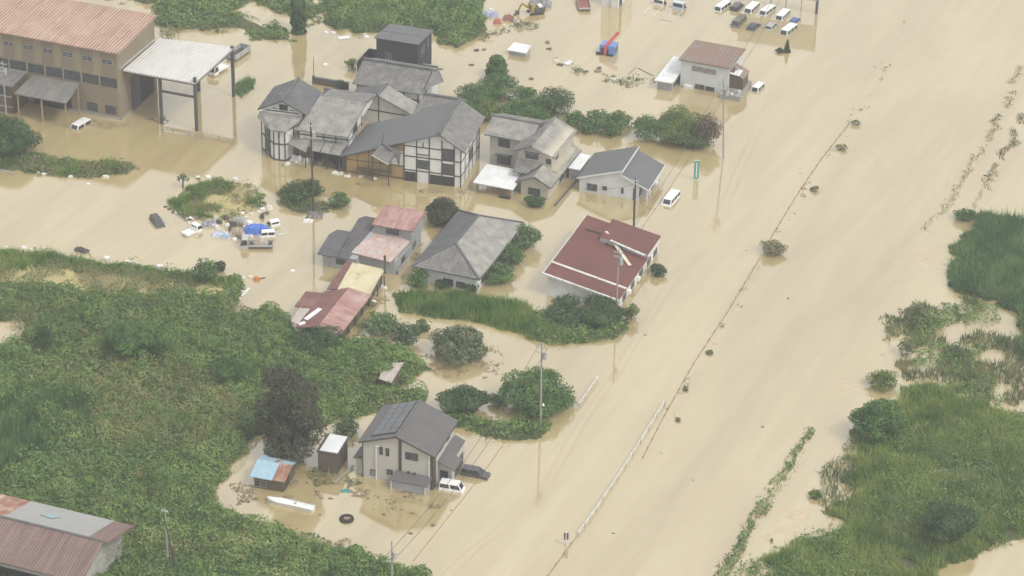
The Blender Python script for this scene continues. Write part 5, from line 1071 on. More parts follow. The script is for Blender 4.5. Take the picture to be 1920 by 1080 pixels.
tree('evergreen_tree', 'small ball shrub behind the beige house eaves', 1104, 240, 36, 32, treeg, group=GH)
tree('evergreen_tree', 'green tree right of the rounded shrubs behind the white house roof', 1160, 222, 48, 42, treeg, group=GH)
tree('evergreen_tree', 'front ball shrub above the white house roof', 1147, 242, 38, 42, treeg, group=GH)
tree('evergreen_tree', 'low evergreen filling the hedge right behind the tall timbered house roof', 880, 208, 60, 50, treeg, group=GH)
tree('evergreen_tree', 'evergreen filling the hedge between the flat topped tree and the domed tree', 1003, 200, 56, 50, treeg, group=GH)
tree('evergreen_tree', 'lowest evergreen of the hedge peeping over the beige house ridge', 1010, 225, 70, 36, treeg, group=GH)
tree('leafy_tree', 'mid green leafy tree left in the clump above the white house', 1212, 240, 56, 62, treeg)
tree('leafy_tree', 'largest yellow green leafy tree in the clump by the roadside pole', 1270, 238, 86, 76, treey, n=6000)
tree('leafy_tree', 'dark leafy tree low in the clump by the roadside pole', 1300, 258, 66, 54, treed)
tree('red_leaved_tree', 'tree with reddish brown leaves right beside the roadside pole', 1328, 246, 46, 78, treer, gap=.36)
tree('leafy_tree', 'dark green tree at the far left edge in front of the tan building', 18, 258, 100, 98, treed, n=7000)
tree('round_bush', 'dark round bush left on the utility pole islet', 553, 358, 66, 48, treed)
tree('round_bush', 'dark upright bush beside the islet utility pole', 588, 352, 34, 44, treed)
tree('round_bush', 'spiky green bush at the right end of the islet', 637, 376, 40, 34, treeg)
tree('flowering_tree', 'dark tree with reddish tips touching the hip roof', 830, 396, 64, 66, treep, n=5000)
tree('garden_tree', 'tall green garden tree right of the hip roof', 984, 444, 60, 60, treeg)
tree('garden_tree', 'middle green garden tree under the right eave of the hip roof', 960, 478, 46, 52, treeg)
tree('garden_tree', 'lowest rounded garden tree at the near corner of the hip roof', 937, 514, 56, 48, treeg)
tree('round_bush', 'bushy shrub at the left front corner of the hip roofed house', 784, 524, 40, 44, treeg)
tree('pine_shrub', 'small layered pine in front of the hip roofed house windows', 832, 532, 34, 24, treed, trunk=True)
tree('round_bush', 'dark shrub at the right front corner of the hip roofed house', 884, 540, 26, 26, treed)
tree('round_bush', 'round bush in water at the right wall of the red roofed house', 1234, 506, 30, 30, treed)
tree('roadside_shrub', 'dark spreading shrub under the left eave of the red roofed house', 1066, 584, 84, 34, treed)
tree('roadside_shrub', 'tall dark shrub at the near corner of the red roofed house', 1128, 588, 82, 56, treed, n=7000)
tree('roadside_shrub', 'brownish shrub on the road side of the red roofed house', 1184, 585, 30, 42, treey, gap=.4)
tree('fruit_tree', 'round greyish leaved tree alone in the flooded orchard', 858, 646, 102, 62, M and ML('pale_orchard_leaf', [(0.058, 0.095, 0.035), (0.094, 0.142, 0.051), (0.144, 0.180, 0.080), (0.225, 0.247, 0.136)], patch=.5), n=6000, gap=.36)
tree('fruit_tree', 'sparse dark tree beside the workshop wall', 715, 606, 72, 52, treeg, gap=.42)
tree('fruit_tree', 'sparse leafy tree between the workshop and the flooded orchard', 762, 626, 56, 60, treed, gap=.42)
tree('fruit_tree', 'low thin shrub left of the grey leaved orchard tree', 792, 612, 34, 26, reedy, gap=.45)
tree('vine_shrub', 'dark vine covered shrub at the near gable of the workshop', 600, 640, 96, 40, treed)
tree('bank_tree', 'feathery green shrub on the bank by the orange float', 384, 506, 48, 58, treeg, gap=.38, zk=1.0)
tree('bank_tree', 'small brownish shrub tucked beside the feathery bank shrub', 410, 500, 24, 24, treep)
tree('vine_mound', 'tall vine draped mound tree in the middle of the left field', 246, 640, 84, 92, treeg, n=8000, leaf=.36, gap=.25, zk=1.15)
tree('vine_mound', 'lower vine draped mound right of the tall mound tree', 298, 640, 66, 64, treeg, n=5000, leaf=.36, gap=.25, zk=1.2)
tree('vine_mound', 'small vine draped mound left of the tall mound tree', 212, 652, 46, 50, treeg, n=3000, leaf=.36, gap=.25, zk=1.2)
tree('field_shrub', 'dark low shrub in the olive weeds above the barn', 268, 860, 60, 40, treeg, zk=1.1)
tree('field_shrub', 'spreading green shrub between the mound tree and the dusky tree', 440, 690, 84, 50, treeg, zk=1.2)
tree('field_shrub', 'dark low shrub at the left edge above the reeds', 48, 735, 44, 26, treed, zk=1.3)
tree('field_shrub', 'dark narrow shrub beside the small pond at the left edge', 84, 632, 36, 52, treed, zk=1.1)
tree('dusky_tree', 'large dusky purple brown tree towering over the blue roofed shed', 540, 774, 116, 172, treep, n=15000, leaf=.36, lob=13, gap=.38, shape='tall', zk=.98)
tree('field_shrub', 'sparse shrub behind the brown box shed', 650, 802, 50, 44, treed, gap=.42)
tree('round_bush', 'compact dark round bush in the flooded lot behind the two storey house', 868, 750, 84, 54, treed, n=5000)
tree('pole_shrub', 'large leafy shrub growing around the concrete pole', 1006, 738, 126, 92, treeg, n=9000, lob=9, gap=.36)
tree('pole_shrub', 'smaller sprig shrub left of the concrete pole shrub', 934, 752, 34, 30, treeg, gap=.45)
tree('shore_tree', 'leafy tree leading the meadow shore on the right', 1648, 785, 92, 96, treeg, n=8000, lob=9, zk=.95)
tree('shore_tree', 'smaller yellow green tree behind the shore tree', 1656, 712, 56, 50, treey)
tree('round_bush', 'big dark round bush standing in the lower right meadow', 1780, 980, 92, 86, treed, n=8000, lob=8, gap=.22, zk=1.15)
tree('round_bush', 'round bush in water at the tip of the reed bed', 1811, 402, 42, 36, treeg, gap=.25)
tree('round_bush', 'tiny round bush at the meadow shore beside the foam', 1529, 927, 22, 20, treey)
tree('cypress_shrub', 'little pointed cypress standing in the water near the parked vans', 1476, 88, 13, 27, treed, shape='cone', n=900, leaf=.26)
tree('round_bush', 'tiny dark bush beside the little cypress', 1463, 95, 15, 9, treed, n=500, leaf=.24)
tree('sapling', 'yellow green sapling by the yard wall of the black house', 660, 121, 26, 28, treey, gap=.45, leaf=.28)
tree('sapling', 'small dark shrub behind the low garden wall', 640, 160, 22, 24, treed, gap=.4, leaf=.28)
tree('clipped_hedge', 'low dark clipped hedge under the beige house front window', 1003, 377, 36, 13, treed, n=2600, leaf=.25, gap=.2)
tree('weed_clump', 'largest grassy clump caught on the sunken fence line', 1451, 465, 48, 26, fray, cat='weeds', trunk=False)
GW = 'weed clumps caught on the sunken fence'
for x, y, w, t in ((1605, 230, 20, 'topmost weed clump on the sunken fence line'), (1579, 276, 20, 'second weed clump from the top of the sunken fence line'), (1527, 354, 18, 'weed clump on the fence line above the largest clump'), (1331, 660, 13, 'small weed clump on the fence line beside the white rail end'), (1285, 728, 13, 'weed clump right of the white guard rail top'), (1270, 786, 12, 'lowest weed clump right of the white guard rail')):
    tree('weed_clump', t, x, y, w, w * .6, fray, cat='weeds', group=GW, trunk=False, n=300, leaf=.26, gap=.45)
for q, (nm, lb) in enumerate((('fence_drift', 'brown drift tangled along the upper sunken fence line'), ('fence_drift', 'brown drift tangled along the fence below the largest weed clump'))):
    pl = [(1430, 470), (1500, 355), (1560, 268), (1612, 198), (1650, 128), (1712, 15), (1722, 18), (1662, 132), (1622, 205), (1572, 275), (1512, 362), (1445, 478)] if q == 0 else [(1235, 800), (1290, 700), (1350, 605), (1420, 495), (1432, 500), (1362, 612), (1302, 706), (1250, 806)]
    cover(nm, lb, 'drift', pl, fray, dens=7, leaf=.30, h0=.08, amp=.2, sc_=2, seed=60 + q, wob=1.0, patch=(.45, .63), base=False, tuft=.15)
for x, y, w, h_, t in ((1722, 588, 46, 50, 'bushy weed clump in the shallows above the shore trees'), (1700, 652, 36, 46, 'leaning weed clump right behind the shore trees'), (1792, 660, 44, 30, 'grassy clump in open shallows on the right'), (1752, 604, 28, 14, 'low bright clump beside the bushy weed clump')):
    tree('weed_clump', t, x, y, w, h_, reedy if h_ > 20 else kudzu, cat='weeds', trunk=False, gap=.42)
# palm on the islet
p = P(342, 352); e = empty('palm', (p.x, p.y, 0)); tag(e, 'little fan palm standing at the left of the rubbish islet', 'palm')
MB().tube((0, 0, -2), (.15, 0, 1.6), .16, .12).build('trunk', bark, e)
C = []; N_ = []
for k in range(46):
    t = k * 2.4; r = .25 + .75 * RNG.random(); C.append((.15 + cos(t) * r, sin(t) * r, 1.9 + .7 * RNG.random() - .3 * r)); N_.append((cos(t) * .4, sin(t) * .4, 1))
leaves('fronds', np.array(C), unit(np.array(N_) + RNG.normal(size=(46, 3)) * .3), .8, treed, e, aspect=.35)
# ============================================================ vehicles
black_r = M('black_rubber', (.02, .02, .02), (.035, .033, .03), rough=.9)
lamp_w = M('lamp_lens', (.55, .55, .52), (.45, .44, .42), rough=.2); lamp_r = M('tail_lens', (.30, .03, .02), (.22, .03, .02), rough=.25)
PAINT = {'white': MP('white_paint', (.78, .78, .77)), 'dark': MP('dark_grey_paint', (.045, .047, .05)), 'black': MP('black_paint', (.018, .019, .021)), 'grey': MP('grey_paint', (.22, .22, .21)),
         'silver': MP('silver_paint', (.40, .40, .39)), 'blue': MP('blue_paint', (.05, .10, .33)), 'taupe': MP('taupe_paint', (.13, .12, .10)), 'pale': MP('pale_blue_paint', (.50, .56, .62)), 'navy': MP('navy_paint', (.05, .055, .085))}
SPEC = {  # length, half width, belt z, roof z, nose z, belt x (rear, front), roof x (rear, front), roof half width
    'van':  (3.4, .74, 1.05, 1.88, .95, (-1.68, 1.52), (-1.6, .98), .64),
    'bigvan': (4.7, .85, 1.15, 2.05, 1.05, (-2.33, 2.15), (-2.26, 1.55), .75),
    'minivan': (4.5, .85, 1.0, 1.75, .92, (-2.2, 1.3), (-2.1, .45), .70),
    'sedan': (4.4, .84, .88, 1.42, .80, (-1.75, 1.05), (-1.05, .25), .62),
    'hatch': (3.8, .80, .92, 1.5, .84, (-1.85, 1.05), (-1.55, .35), .62)}
def face_dir(r, f, z=0.8):
    a = P(*r, z); b = P(*f, z); return atan2(b.y - a.y, b.x - a.x)
def car(name, kind, label, px, py, hd, paint, sink, zc=.5, group=None, cat='car', s=1.0, tilt=(0, 0)):
    """px,py: middle of the visible part; hd: heading (radians); sink: metres of the car under water"""
    L, w, zb, zr_, zn, bx, rx, wr = SPEC[kind]; p = P(px, py, zc)
    e = empty(name, (p.x, p.y, -sink * s), hd); e.scale = (s, s, s); e.rotation_euler = (tilt[0], tilt[1], hd); tag(e, label, cat, group); m_ = PAINT[paint]
    hl = L / 2; b = MB()
    side = [(-hl, .28), (hl, .28), (hl, zn * .72), (hl - .12, zn * .95), (bx[1], zb), (bx[0], zb), (-hl, zb * .92)]
    b.prism([(x, -w, z) for x, z in side], (0, 2 * w, 0)); body = b.build('body', m_, e, bevel=.05)
    lo = [(bx[0], w * .97), (bx[1], w * .97)]; c = MB()
    B = [(bx[0], -w * .96, zb), (bx[1], -w * .96, zb), (bx[1], w * .96, zb), (bx[0], w * .96, zb)]; T = [(rx[0], -wr, zr_), (rx[1], -wr, zr_), (rx[1], wr, zr_), (rx[0], wr, zr_)]
    i = 0; c.v = B + T; c.f = [(4, 5, 6, 7), (0, 1, 5, 4), (1, 2, 6, 5), (2, 3, 7, 6), (3, 0, 4, 7), (3, 2, 1, 0)]
    c.build('cabin', m_, e, bevel=.05)
    def panel(nm, p0, p1, p2, p3, ins=(.1, .14), off=.012, mat=car_glass):
        p0, p1, p2, p3 = map(Vector, (p0, p1, p2, p3)); f = lambda u, v: (p0 * (1 - u) + p1 * u) * (1 - v) + (p3 * (1 - u) + p2 * u) * v
        q = [f(ins[0], ins[1]), f(1 - ins[0], ins[1]), f(1 - ins[0], 1 - ins[1]), f(ins[0], 1 - ins[1])]; n = (q[1] - q[0]).cross(q[3] - q[0]).normalized()
        ctr = Vector((0, 0, (zb + zr_) / 2));  n = n if n.dot(q[0] - ctr) > 0 else -n
        MB().prism([tuple(x + n * off * .2) for x in q], n * off).build(nm, mat, e)
    panel('windshield', B[1], B[2], T[2], T[1]); panel('rear_window', B[3], B[0], T[0], T[3], (.12, .2))
    ns = 3 if L > 4.2 and kind != 'sedan' else 2
    for sy in (-1, 1):
        b0, b1, t1, t0 = ((bx[0], sy * w * .96, zb), (bx[1], sy * w * .96, zb), (rx[1], sy * wr, zr_), (rx[0], sy * wr, zr_)); b0, b1, t1, t0 = map(Vector, (b0, b1, t1, t0))
        for k in range(ns):
            u0, u1 = k / ns, (k + 1) / ns; panel('side_window', b0.lerp(b1, u0), b0.lerp(b1, u1), t0.lerp(t1, u1), t0.lerp(t1, u0), (.07, .16))
        for x, m2, nm in ((hl, lamp_w, 'headlight'), (-hl, lamp_r, 'tail_light')):
            MB().box(x - .04, x + .025 * (1 if x > 0 else -1) + (0.03 if x > 0 else -.03), sy * w * .62, sy * w * .9, zn * .62, zn * .78).build(nm, m2, e)
        if kind in ('van', 'bigvan', 'minivan', 'sedan', 'hatch'): MB().box(bx[1] - .25, bx[1] - .1, sy * (w + .02), sy * (w + .2), zb, zb + .14).build('mirror', m_, e)
    return e
def pickup(name, label, px, py, hd, paint, sink, L=3.3, zc=.4, group=None, cargo=True, tilt=(0, 0), bedmat=None, cat='truck', w=.72, cabh=1.8):
    p = P(px, py, zc); e = empty(name, (p.x, p.y, -sink)); e.rotation_euler = (tilt[0], tilt[1], hd); tag(e, label, cat, group); m_ = PAINT[paint]
    hl = L / 2; cl = min(1.35, L * .36); x0 = hl - cl
    MB().prism([(x, -w, z) for x, z in ((x0, .35), (hl, .35), (hl, 1.0), (hl - .28, cabh), (x0, cabh))], (0, 2 * w, 0)).build('cab', m_, e, bevel=.06)
    n = Vector((.72, 0, .28)).normalized()
    MB().prism([tuple(Vector(q) + n * .004) for q in ((hl - .02, -w * .86, 1.06), (hl - .02, w * .86, 1.06), (hl - .25, w * .82, cabh - .12), (hl - .25, -w * .82, cabh - .12))], n * .02).build('windshield', car_glass, e)
    for sy in (-1, 1):
        MB().prism([(x, sy * (w + .002), z) for x, z in ((x0 + .2, 1.05), (hl - .12, 1.05), (hl - .32, cabh - .14), (x0 + .2, cabh - .14))], (0, sy * .015, 0)).build('side_window', car_glass, e)
        MB().box(hl - .02, hl + .03, sy * w * .6, sy * w * .92, .65, .85).build('headlight', lamp_w, e)
        MB().box(hl - .25, hl - .1, sy * (w + .02), sy * (w + .22), 1.1, 1.35).build('mirror', black_r, e)
    MB().box(x0 - .004, x0 - .03, -w * .8, w * .8, 1.15, cabh - .15).build('rear_window', car_glass, e)
    bm_ = bedmat or m_; zb = .75
    MB().box(-hl, x0 - .06, -w, w, zb - .12, zb).build('bed_floor', bm_, e)
    for sy in (-1, 1): MB().box(-hl, x0 - .06, sy * w, sy * (w - .05), zb, zb + .32).build('side_board', m_, e)
    MB().box(-hl - .05, -hl, -w, w, zb, zb + .32).build('tailgate', m_, e); MB().box(x0 - .1, x0 - .06, -w, w, zb, zb + .7).build('headboard', m_, e)
    return e
ROAD = radians(62)
GP = 'vans and cars parked under the hoarding'
for t, k, x, y, c, sk in (('white van furthest left in the parked row', 'bigvan', 1354, 11, 'white', 1.25), ('dark saloon car in the parked row between two white vans', 'minivan', 1383, 10, 'dark', .95), ('white van second from left in the parked row', 'bigvan', 1409, 14, 'white', 1.25), ('white van third from left in the parked row', 'bigvan', 1438, 19, 'white', 1.25), ('white van at the right end of the parked row', 'bigvan', 1467, 27, 'white', 1.25),
                         ('small blue car at the end of the parked row', 'hatch', 1492, 34, 'blue', 1.05), ('olive grey box van below the parked row', 'bigvan', 1385, 41, 'taupe', .75), ('dark small car beside the olive grey box van', 'hatch', 1414, 47, 'navy', .75), ('beige small car in the second parked row', 'hatch', 1447, 46, 'silver', .85), ('white van alone in front of the parked rows', 'bigvan', 1478, 54, 'white', 1.3)):
    car('parked_car' if k == 'hatch' else 'parked_van', k, t, x, y, (ROAD + pi if k == 'bigvan' else ROAD) + random.uniform(-.09, .09), c, sk + random.uniform(-.12, .12), .4, GP, s=random.uniform(.93, 1.05), cat='car' if k in ('hatch', 'minivan') else 'van')
car('stranded_van', 'van', 'white minivan stranded beside the roadside building terrace', 1420.5, 163, ROAD + pi, 'white', 1.15, .35, cat='van')
car('stranded_van', 'bigvan', 'white van stranded on the road right of the white house', 1258, 371, radians(66) + pi, 'white', 1.0, .5, cat='van')
car('stranded_van', 'van', 'white van with open view of roof by the tan building porch', 150, 232, radians(58) + pi, 'white', 1.3, .35, cat='van', s=1.25)
car('stranded_van', 'van', 'white minivan nosing out beside the two storey house', 848, 911, radians(-14), 'white', .75, .5, cat='van', s=1.05)
car('stranded_car', 'minivan', 'dark estate car half sunk beside the two storey house', 892, 885, radians(-17), 'dark', .5, .5, cat='car', s=.9)
car('stranded_car', 'minivan', 'black boxy car stranded alone left of the rubbish islet', 295, 413, radians(-62), 'black', .7, .5, cat='car', s=.86)
pickup('small_pickup', 'white small pickup with cluttered bed by the rubbish islet', 360, 432, radians(48), 'white', .55, 3.3)
pickup('flatbed_truck', 'grey flatbed truck with loaded bed, largest of the stranded trucks', 481, 458, radians(183), 'silver', .35, 5.2, w=.95, cabh=2.1, bedmat=dsteel)
pickup('sunken_truck', 'white truck cab above water with its bed outline submerged', 520, 424, radians(118), 'white', 1.0, 4.2, w=.8, cabh=1.9, bedmat=mud)
car('stranded_van', 'van', 'white van cab squeezed behind the loaded flatbed truck', 500, 437, radians(190), 'white', .7, .5, cat='van', s=.8)
pickup('parked_truck', 'white truck parked under the far edge of the canopy', 409, 131, radians(240), 'white', .2, 4.6, w=.9, cabh=2.1)
pickup('yard_truck', 'flooded flatbed truck with pale blue cab at the top edge', 1262, 22, radians(65), 'pale', .93, 7.2, w=1.15, cabh=2.3, bedmat=mud)
pickup('yard_truck', 'flooded white truck left of the pale blue cab truck at the top edge', 1228, 12, radians(65), 'white', 1.0, 6.0, w=1.05, cabh=2.2, bedmat=mud)
# red bed dump truck at the top edge
e = pickup('dump_truck', 'truck with red brown dump bed at the top edge', 1094, 6, radians(95), 'silver', .3, 6.0, w=1.15, cabh=2.3, bedmat=M('red_bed', (.30, .11, .08), (.22, .09, .07)))
# cargo on vehicle beds and rubbish near them
def lump(name, label, px, py, w, d, h_, mat, cat, group=None, n=9, seed=0, z0=-.15, zc=.15, rot=0.0):
    """irregular tarpaulin, bag or heap: a closed mound with crumples"""
    p = P(px, py, zc); nx, ny = 14, 9; V = []; Fq = []; rr = np.random.default_rng(seed + int(px))
    for i in range(nx):
        for j in range(ny):
            u = -1 + 2 * i / (nx - 1); v = -1 + 2 * j / (ny - 1); k = max(0, 1 - max(abs(u), abs(v)) ** 4)
            V.append((u * w / 2 * (1 + .08 * rr.normal()), v * d / 2 * (1 + .08 * rr.normal()), z0 + (h_ - z0) * k * (.62 + .5 * rr.random())))
    for i in range(nx - 1):
        for j in range(ny - 1): a = i * ny + j; Fq.append((a, a + ny, a + ny + 1, a + 1))
    me = bpy.data.meshes.new(name); me.from_pydata(V, [], Fq); me.materials.append(mat); o = bpy.data.objects.new(name, me); COL.objects.link(o); o.location = (p.x, p.y, 0); o.rotation_euler = (0, 0, rot)
    return tag(o, label, cat, group)
bluet = M('blue_tarp', (.06, .15, .52), (.10, .22, .58), rough=.45, scale=2); woodm = MATS['bare_wood']
lump('blue_tarp', 'bright blue tarpaulin draped over a heap behind the flatbed truck', 482, 434, 4.6, 1.8, 1.5, bluet, 'tarpaulin', rot=radians(6))
lump('tarp_heap', 'white and blue sheeted heap left of the blue tarpaulin', 415, 441, 3.4, 1.5, .8, M('pale_blue_sheeting', (.62, .64, .66), (.22, .32, .5), scale=1.2), 'tarpaulin', rot=radians(-8))
lump('rubbish_heap', 'pale mixed rubbish heap between the two tarpaulins', 445, 438, 2.6, 1.8, 1.1, M('mixed_rubbish', (.5, .44, .38), (.26, .17, .12), scale=2.5), 'rubbish')
lump('rubbish_heap', 'grey rubbish heap against the lower edge of the grassy islet', 446, 414, 2.4, 1.7, .9, M('grey_rubbish', (.42, .42, .4), (.22, .21, .2), scale=3), 'rubbish')
lump('rubbish_heap', 'dark blue and white rubbish behind the small white pickup', 392, 420, 2.6, 1.5, .8, M('dark_rubbish', (.12, .13, .2), (.45, .44, .42), scale=2), 'rubbish')
lump('rubbish_heap', 'dark rubbish heap at the foot of the islet utility pole', 590, 404, 2.8, 2.0, .9, M('black_rubbish', (.09, .09, .09), (.3, .28, .25), scale=2), 'rubbish')
lump('truck_load', 'brown and white load piled on the flatbed truck', 489, 452, 2.6, 1.1, 1.3, M('load', (.38, .28, .2), (.5, .49, .46), scale=2), 'load', zc=.9, rot=radians(4))
lump('white_bag', 'white plastic bag beside the dark heap at the islet pole', 577, 414, 1.8, 1.1, .5, foamw, 'bag')
lump('upturned_dinghy', 'dark upturned hull lying on the left bank', 152, 469, 2.6, 1.1, .7, dsteel, 'hull', rot=radians(-25))
lump('debris_heap', 'blue and white debris heap at the edge of the top vines', 917, 27, 3.8, 2.6, .9, M('blue_debris', (.5, .5, .5), (.13, .16, .38), scale=1.6), 'rubbish')
lump('debris_heap', 'reddish brown debris heap right of the blue and white debris', 953, 35, 2.2, 1.6, 1.0, M('red_debris', (.34, .14, .11), (.2, .13, .1), scale=2), 'rubbish')
lump('red_tank', 'small red tank sheet among the top debris', 933, 42, 1.6, 1.2, .9, M('faded_red', (.50, .15, .12), (.42, .16, .13)), 'tank')
lump('scrap_heap', 'dark grey scrap metal heap at the top edge', 1012, 8, 4.6, 2.6, 1.5, M('scrap', (.16, .16, .17), (.38, .38, .38), scale=2), 'scrap')
lump('orange_float', 'orange float drifting off the tip of the left bank', 481, 523, 1.2, .8, .6, M('orange_plastic', (.50, .20, .08), (.5, .17, .05)), 'float')
lump('teal_tray', 'teal green plastic tray floating before the two storey house', 648, 919, 1.5, .9, .25, M('teal_plastic', (.05, .22, .2), (.07, .28, .26)), 'tray')
# yellow and grey excavator
p = P(1002, 24); e = empty('excavator', (p.x, p.y, 0), radians(20)); tag(e, 'yellow and grey excavator with folded arm at the top edge', 'excavator')
yel = M('dull_yellow', (.38, .26, .06), (.26, .18, .06)); 
MB().box(-.2, 1.9, -.9, .9, .3, 1.2).build('engine_house', dsteel, e, bevel=.08); MB().box(-.9, -.1, -.7, .3, .3, 1.9).build('cab', yel, e, bevel=.08); MB().box(-.92, -.95, -.6, .2, .9, 1.8).build('window', car_glass, e)
MB().bar((-.8, .5, .9), (-2.4, .5, 2.0), .3, .4).build('boom', yel, e); MB().bar((-2.4, .5, 2.0), (-3.2, .5, .5), .25, .3).build('arm', yel, e); MB().box(-3.6, -3.0, .1, .9, .1, .6).build('bucket', dsteel, e); MB().box(.7, 1.5, -.6, .6, 1.2, 1.5).build('cover', foamw, e)
for sy in (-1, 1): MB().box(-1.2, 1.6, sy * .7, sy * 1.15, -.6, .28).build('track', black_r, e, bevel=.1)
# blue machine with red crane arm
p = P(1141, 99); e = empty('crane_machine', (p.x, p.y, 0), radians(-18)); tag(e, 'blue machine with a red crane arm standing in the flooded yard', 'crane')
bl = MP('machine_blue', (.10, .20, .50)); rd = MP('machine_red', (.50, .07, .05))
MB().box(-1.5, 1.5, -1.1, 1.3, -.8, 1.9).build('body', bl, e, bevel=.15); MB().box(-1.2, .3, -1.16, -1.08, .2, 1.3).build('window', car_glass, e); MB().box(1.48, 1.55, -.8, .9, .5, 1.4).build('window', car_glass, e)
MB().bar((-.4, -1.25, -.2), (-.25, -1.2, 1.7), .5, .5).build('mast', rd, e); MB().bar((-.3, -1.2, 1.7), (1.2, 1.2, 3.6), .4, .45).build('boom', rd, e); MB().box(1.0, 1.5, 1.0, 1.5, 3.3, 3.9).build('boom_head', rd, e)
MB().box(-1.9, 1.2, -1.45, -1.1, -.6, .25).build('bumper', black_r, e); MB().tube((-2.0, -1.2, .1), (-1.5, -1.2, .1), .35).build('wheel', black_r, e)
# boat
a = P(502, 936, .2); b = P(588, 955, .2); d = (b - a); L = d.length
e = empty('white_boat', ((a.x + b.x) / 2, (a.y + b.y) / 2, 0), atan2(d.y, d.x)); tag(e, 'long white flat boat drifting in front of the blue roofed shed', 'boat')
V = []; Fq = []; ns = 13
for k in range(ns):
    t = k / (ns - 1); x = (-.5 + t) * L; hw = .72 * (1 - (max(0, .35 - t) / .35) ** 1.8 * .82) * (1 - .12 * t); sh = .42 + .12 * (1 - t)
    V += [(x, -hw * .8, -.15), (x, -hw, sh), (x, -hw * .86, sh + .02), (x, -hw * .5, sh + .13), (x, hw * .5, sh + .13), (x, hw * .86, sh + .02), (x, hw, sh), (x, hw * .8, -.15)]
for k in range(ns - 1):
    for j in range(7): i = k * 8 + j; Fq.append((i, i + 8, i + 9, i + 1))
Fq += [tuple(range(7, -1, -1)), tuple(range((ns - 1) * 8, ns * 8))]
mb = MB(); mb.v = V; mb.f = Fq; mb.build('hull', M('boat_white', (.78, .78, .76), (.66, .65, .62), rough=.35, scale=.8), e, smooth=False)
MB().box(-.2, .9, -.3, .3, .56, .6).build('hatch', concrete, e); 
for sy in (-1, 1): MB().bar((-.3 * L, sy * .66, .48), (.5 * L, sy * .66, .46), .06, .08).build('gunwale', steel, e)
# tyre raft
p = P(650, 974); e = empty('inner_tube', (p.x, p.y, 0)); tag(e, 'black round tyre floating below the two storey house', 'tyre')
V = []; Fq = []
for i in range(20):
    for j in range(8): t = 2 * pi * i / 20; s = 2 * pi * j / 8; r = .75 + .28 * cos(s); V.append((r * cos(t), r * sin(t), .12 + .26 * sin(s)))
for i in range(20):
    for j in range(8): Fq.append((i * 8 + j, ((i + 1) % 20) * 8 + j, ((i + 1) % 20) * 8 + (j + 1) % 8, i * 8 + (j + 1) % 8))
mb = MB(); mb.v = V; mb.f = Fq; mb.build('tyre', black_r, e, smooth=True); MB().box(-.4, .5, -.2, .2, .2, .3).build('rag', woodm, e)
# skip trailer by the canopy
a = P(447, 104); e = empty('skip_trailer', (a.x, a.y, 0), radians(64)); tag(e, 'grey open trailer body standing beyond the canopy', 'trailer')
MB().box(-2.6, 2.6, -1.1, 1.1, .2, .35).build('floor', dsteel, e)
for q in ((-2.6, 2.6, -1.15, -1.05, .35, 1.3), (-2.6, 2.6, 1.05, 1.15, .35, 1.3), (2.5, 2.62, -1.05, 1.05, .35, 1.3), (-2.62, -2.5, -1.05, 1.05, .35, 1.3)): MB().box(*q).build('side_panel', steel, e)

# ============================================================ poles, wires, rails, signs
WIRES = []
def pole(label, px, py, hgt, arms=(), lean=0.0, r=.17, trans=False, stay=None, name='utility_pole', mat=None, cat='utility pole', ang=radians(-18), lamp=None, z0=-2.2):
    p = P(px, py); e = empty(name, (p.x, p.y, 0), ang); tag(e, label, cat)
    MB().tube((0, 0, z0), (lean, 0, hgt), r, r * .62, 10).build('shaft', mat or concrete, e)
    for z, w in arms:
        x = lean * z / hgt; a_ = MB().bar((x - w / 2, -.16, z), (x + w / 2, -.16, z), .09, .11).build('crossarm', steel, e)
        for k in range(4): t = -w / 2 + .1 + (w - .2) * k / 3; MB().tube((x + t, -.16, z + .05), (x + t, -.16, z + .28), .05, .035, 6).build('insulator', foamw, a_)
    if trans:
        MB().tube((lean * .8 + .45, 0, hgt - 2.6), (lean * .8 + .45, 0, hgt - 1.6), .3, .3, 12).build('transformer', steel, e); MB().box(lean * .8, lean * .8 + .3, -.05, .05, hgt - 2.2, hgt - 2.05).build('bracket', dsteel, e)
    if lamp: MB().tube((.35, -.1, lamp - .12), (.35, -.1, lamp + .18), .2, .1, 10).build('lamp_head', foamw, e); MB().bar((0, 0, lamp), (.35, -.1, lamp), .05, .05).build('bracket', dsteel, e)
    return e
pole('tall concrete pole in the big shrub on the road bank', 1013.5, 801, 14.2, ((13.6, 1.8), (12.7, 1.6)), -.15, trans=True, lamp=4.0)
pole('utility pole between the roadside building and the reddish tree', 1357.5, 297, 14.6, ((14.0, 2.0), (13.1, 1.8), (12.2, 1.4)), -.9, trans=True)
pole('dark utility pole between the white house and red roof', 1188.5, 428, 9.2, ((8.8, 1.3), (8.2, 1.1)), -.1, mat=timber_m, r=.2)
pole('grey utility pole in front of the red roofed house', 1155, 594, 12.0, ((11.5, 1.5), (10.7, 1.3)), 0, trans=True)
pole('dark utility pole rising from the islet before the pale roofed house', 588, 404, 17.0, ((16.4, 1.2), (14.2, 1.0)), -.2, mat=timber_m, r=.2, trans=True)
pole('thin pole behind the left half timbered house', 588.5, 156, 5.2, (), 0, r=.08, mat=dsteel)
pole('utility pole at the left edge before the tan building', 12, 216, 10.5, ((10.0, 1.8), (9.2, 1.6), (8.5, 1.2)), 0, trans=True)
pole('grey utility pole standing in the weeds at bottom left', 315, 1060, 9.2, ((8.8, 1.0),), 0, mat=concrete)
pole('leaning brace pole beside the bottom left utility pole', 338, 1082, 9.6, (), -2.0, mat=timber_m, r=.14)
pole('concrete pole rising at the bottom edge below the two storey house', 735, 1120, 9.0, ((6.6, 1.6), (5.8, 1.4)), 0, trans=True)
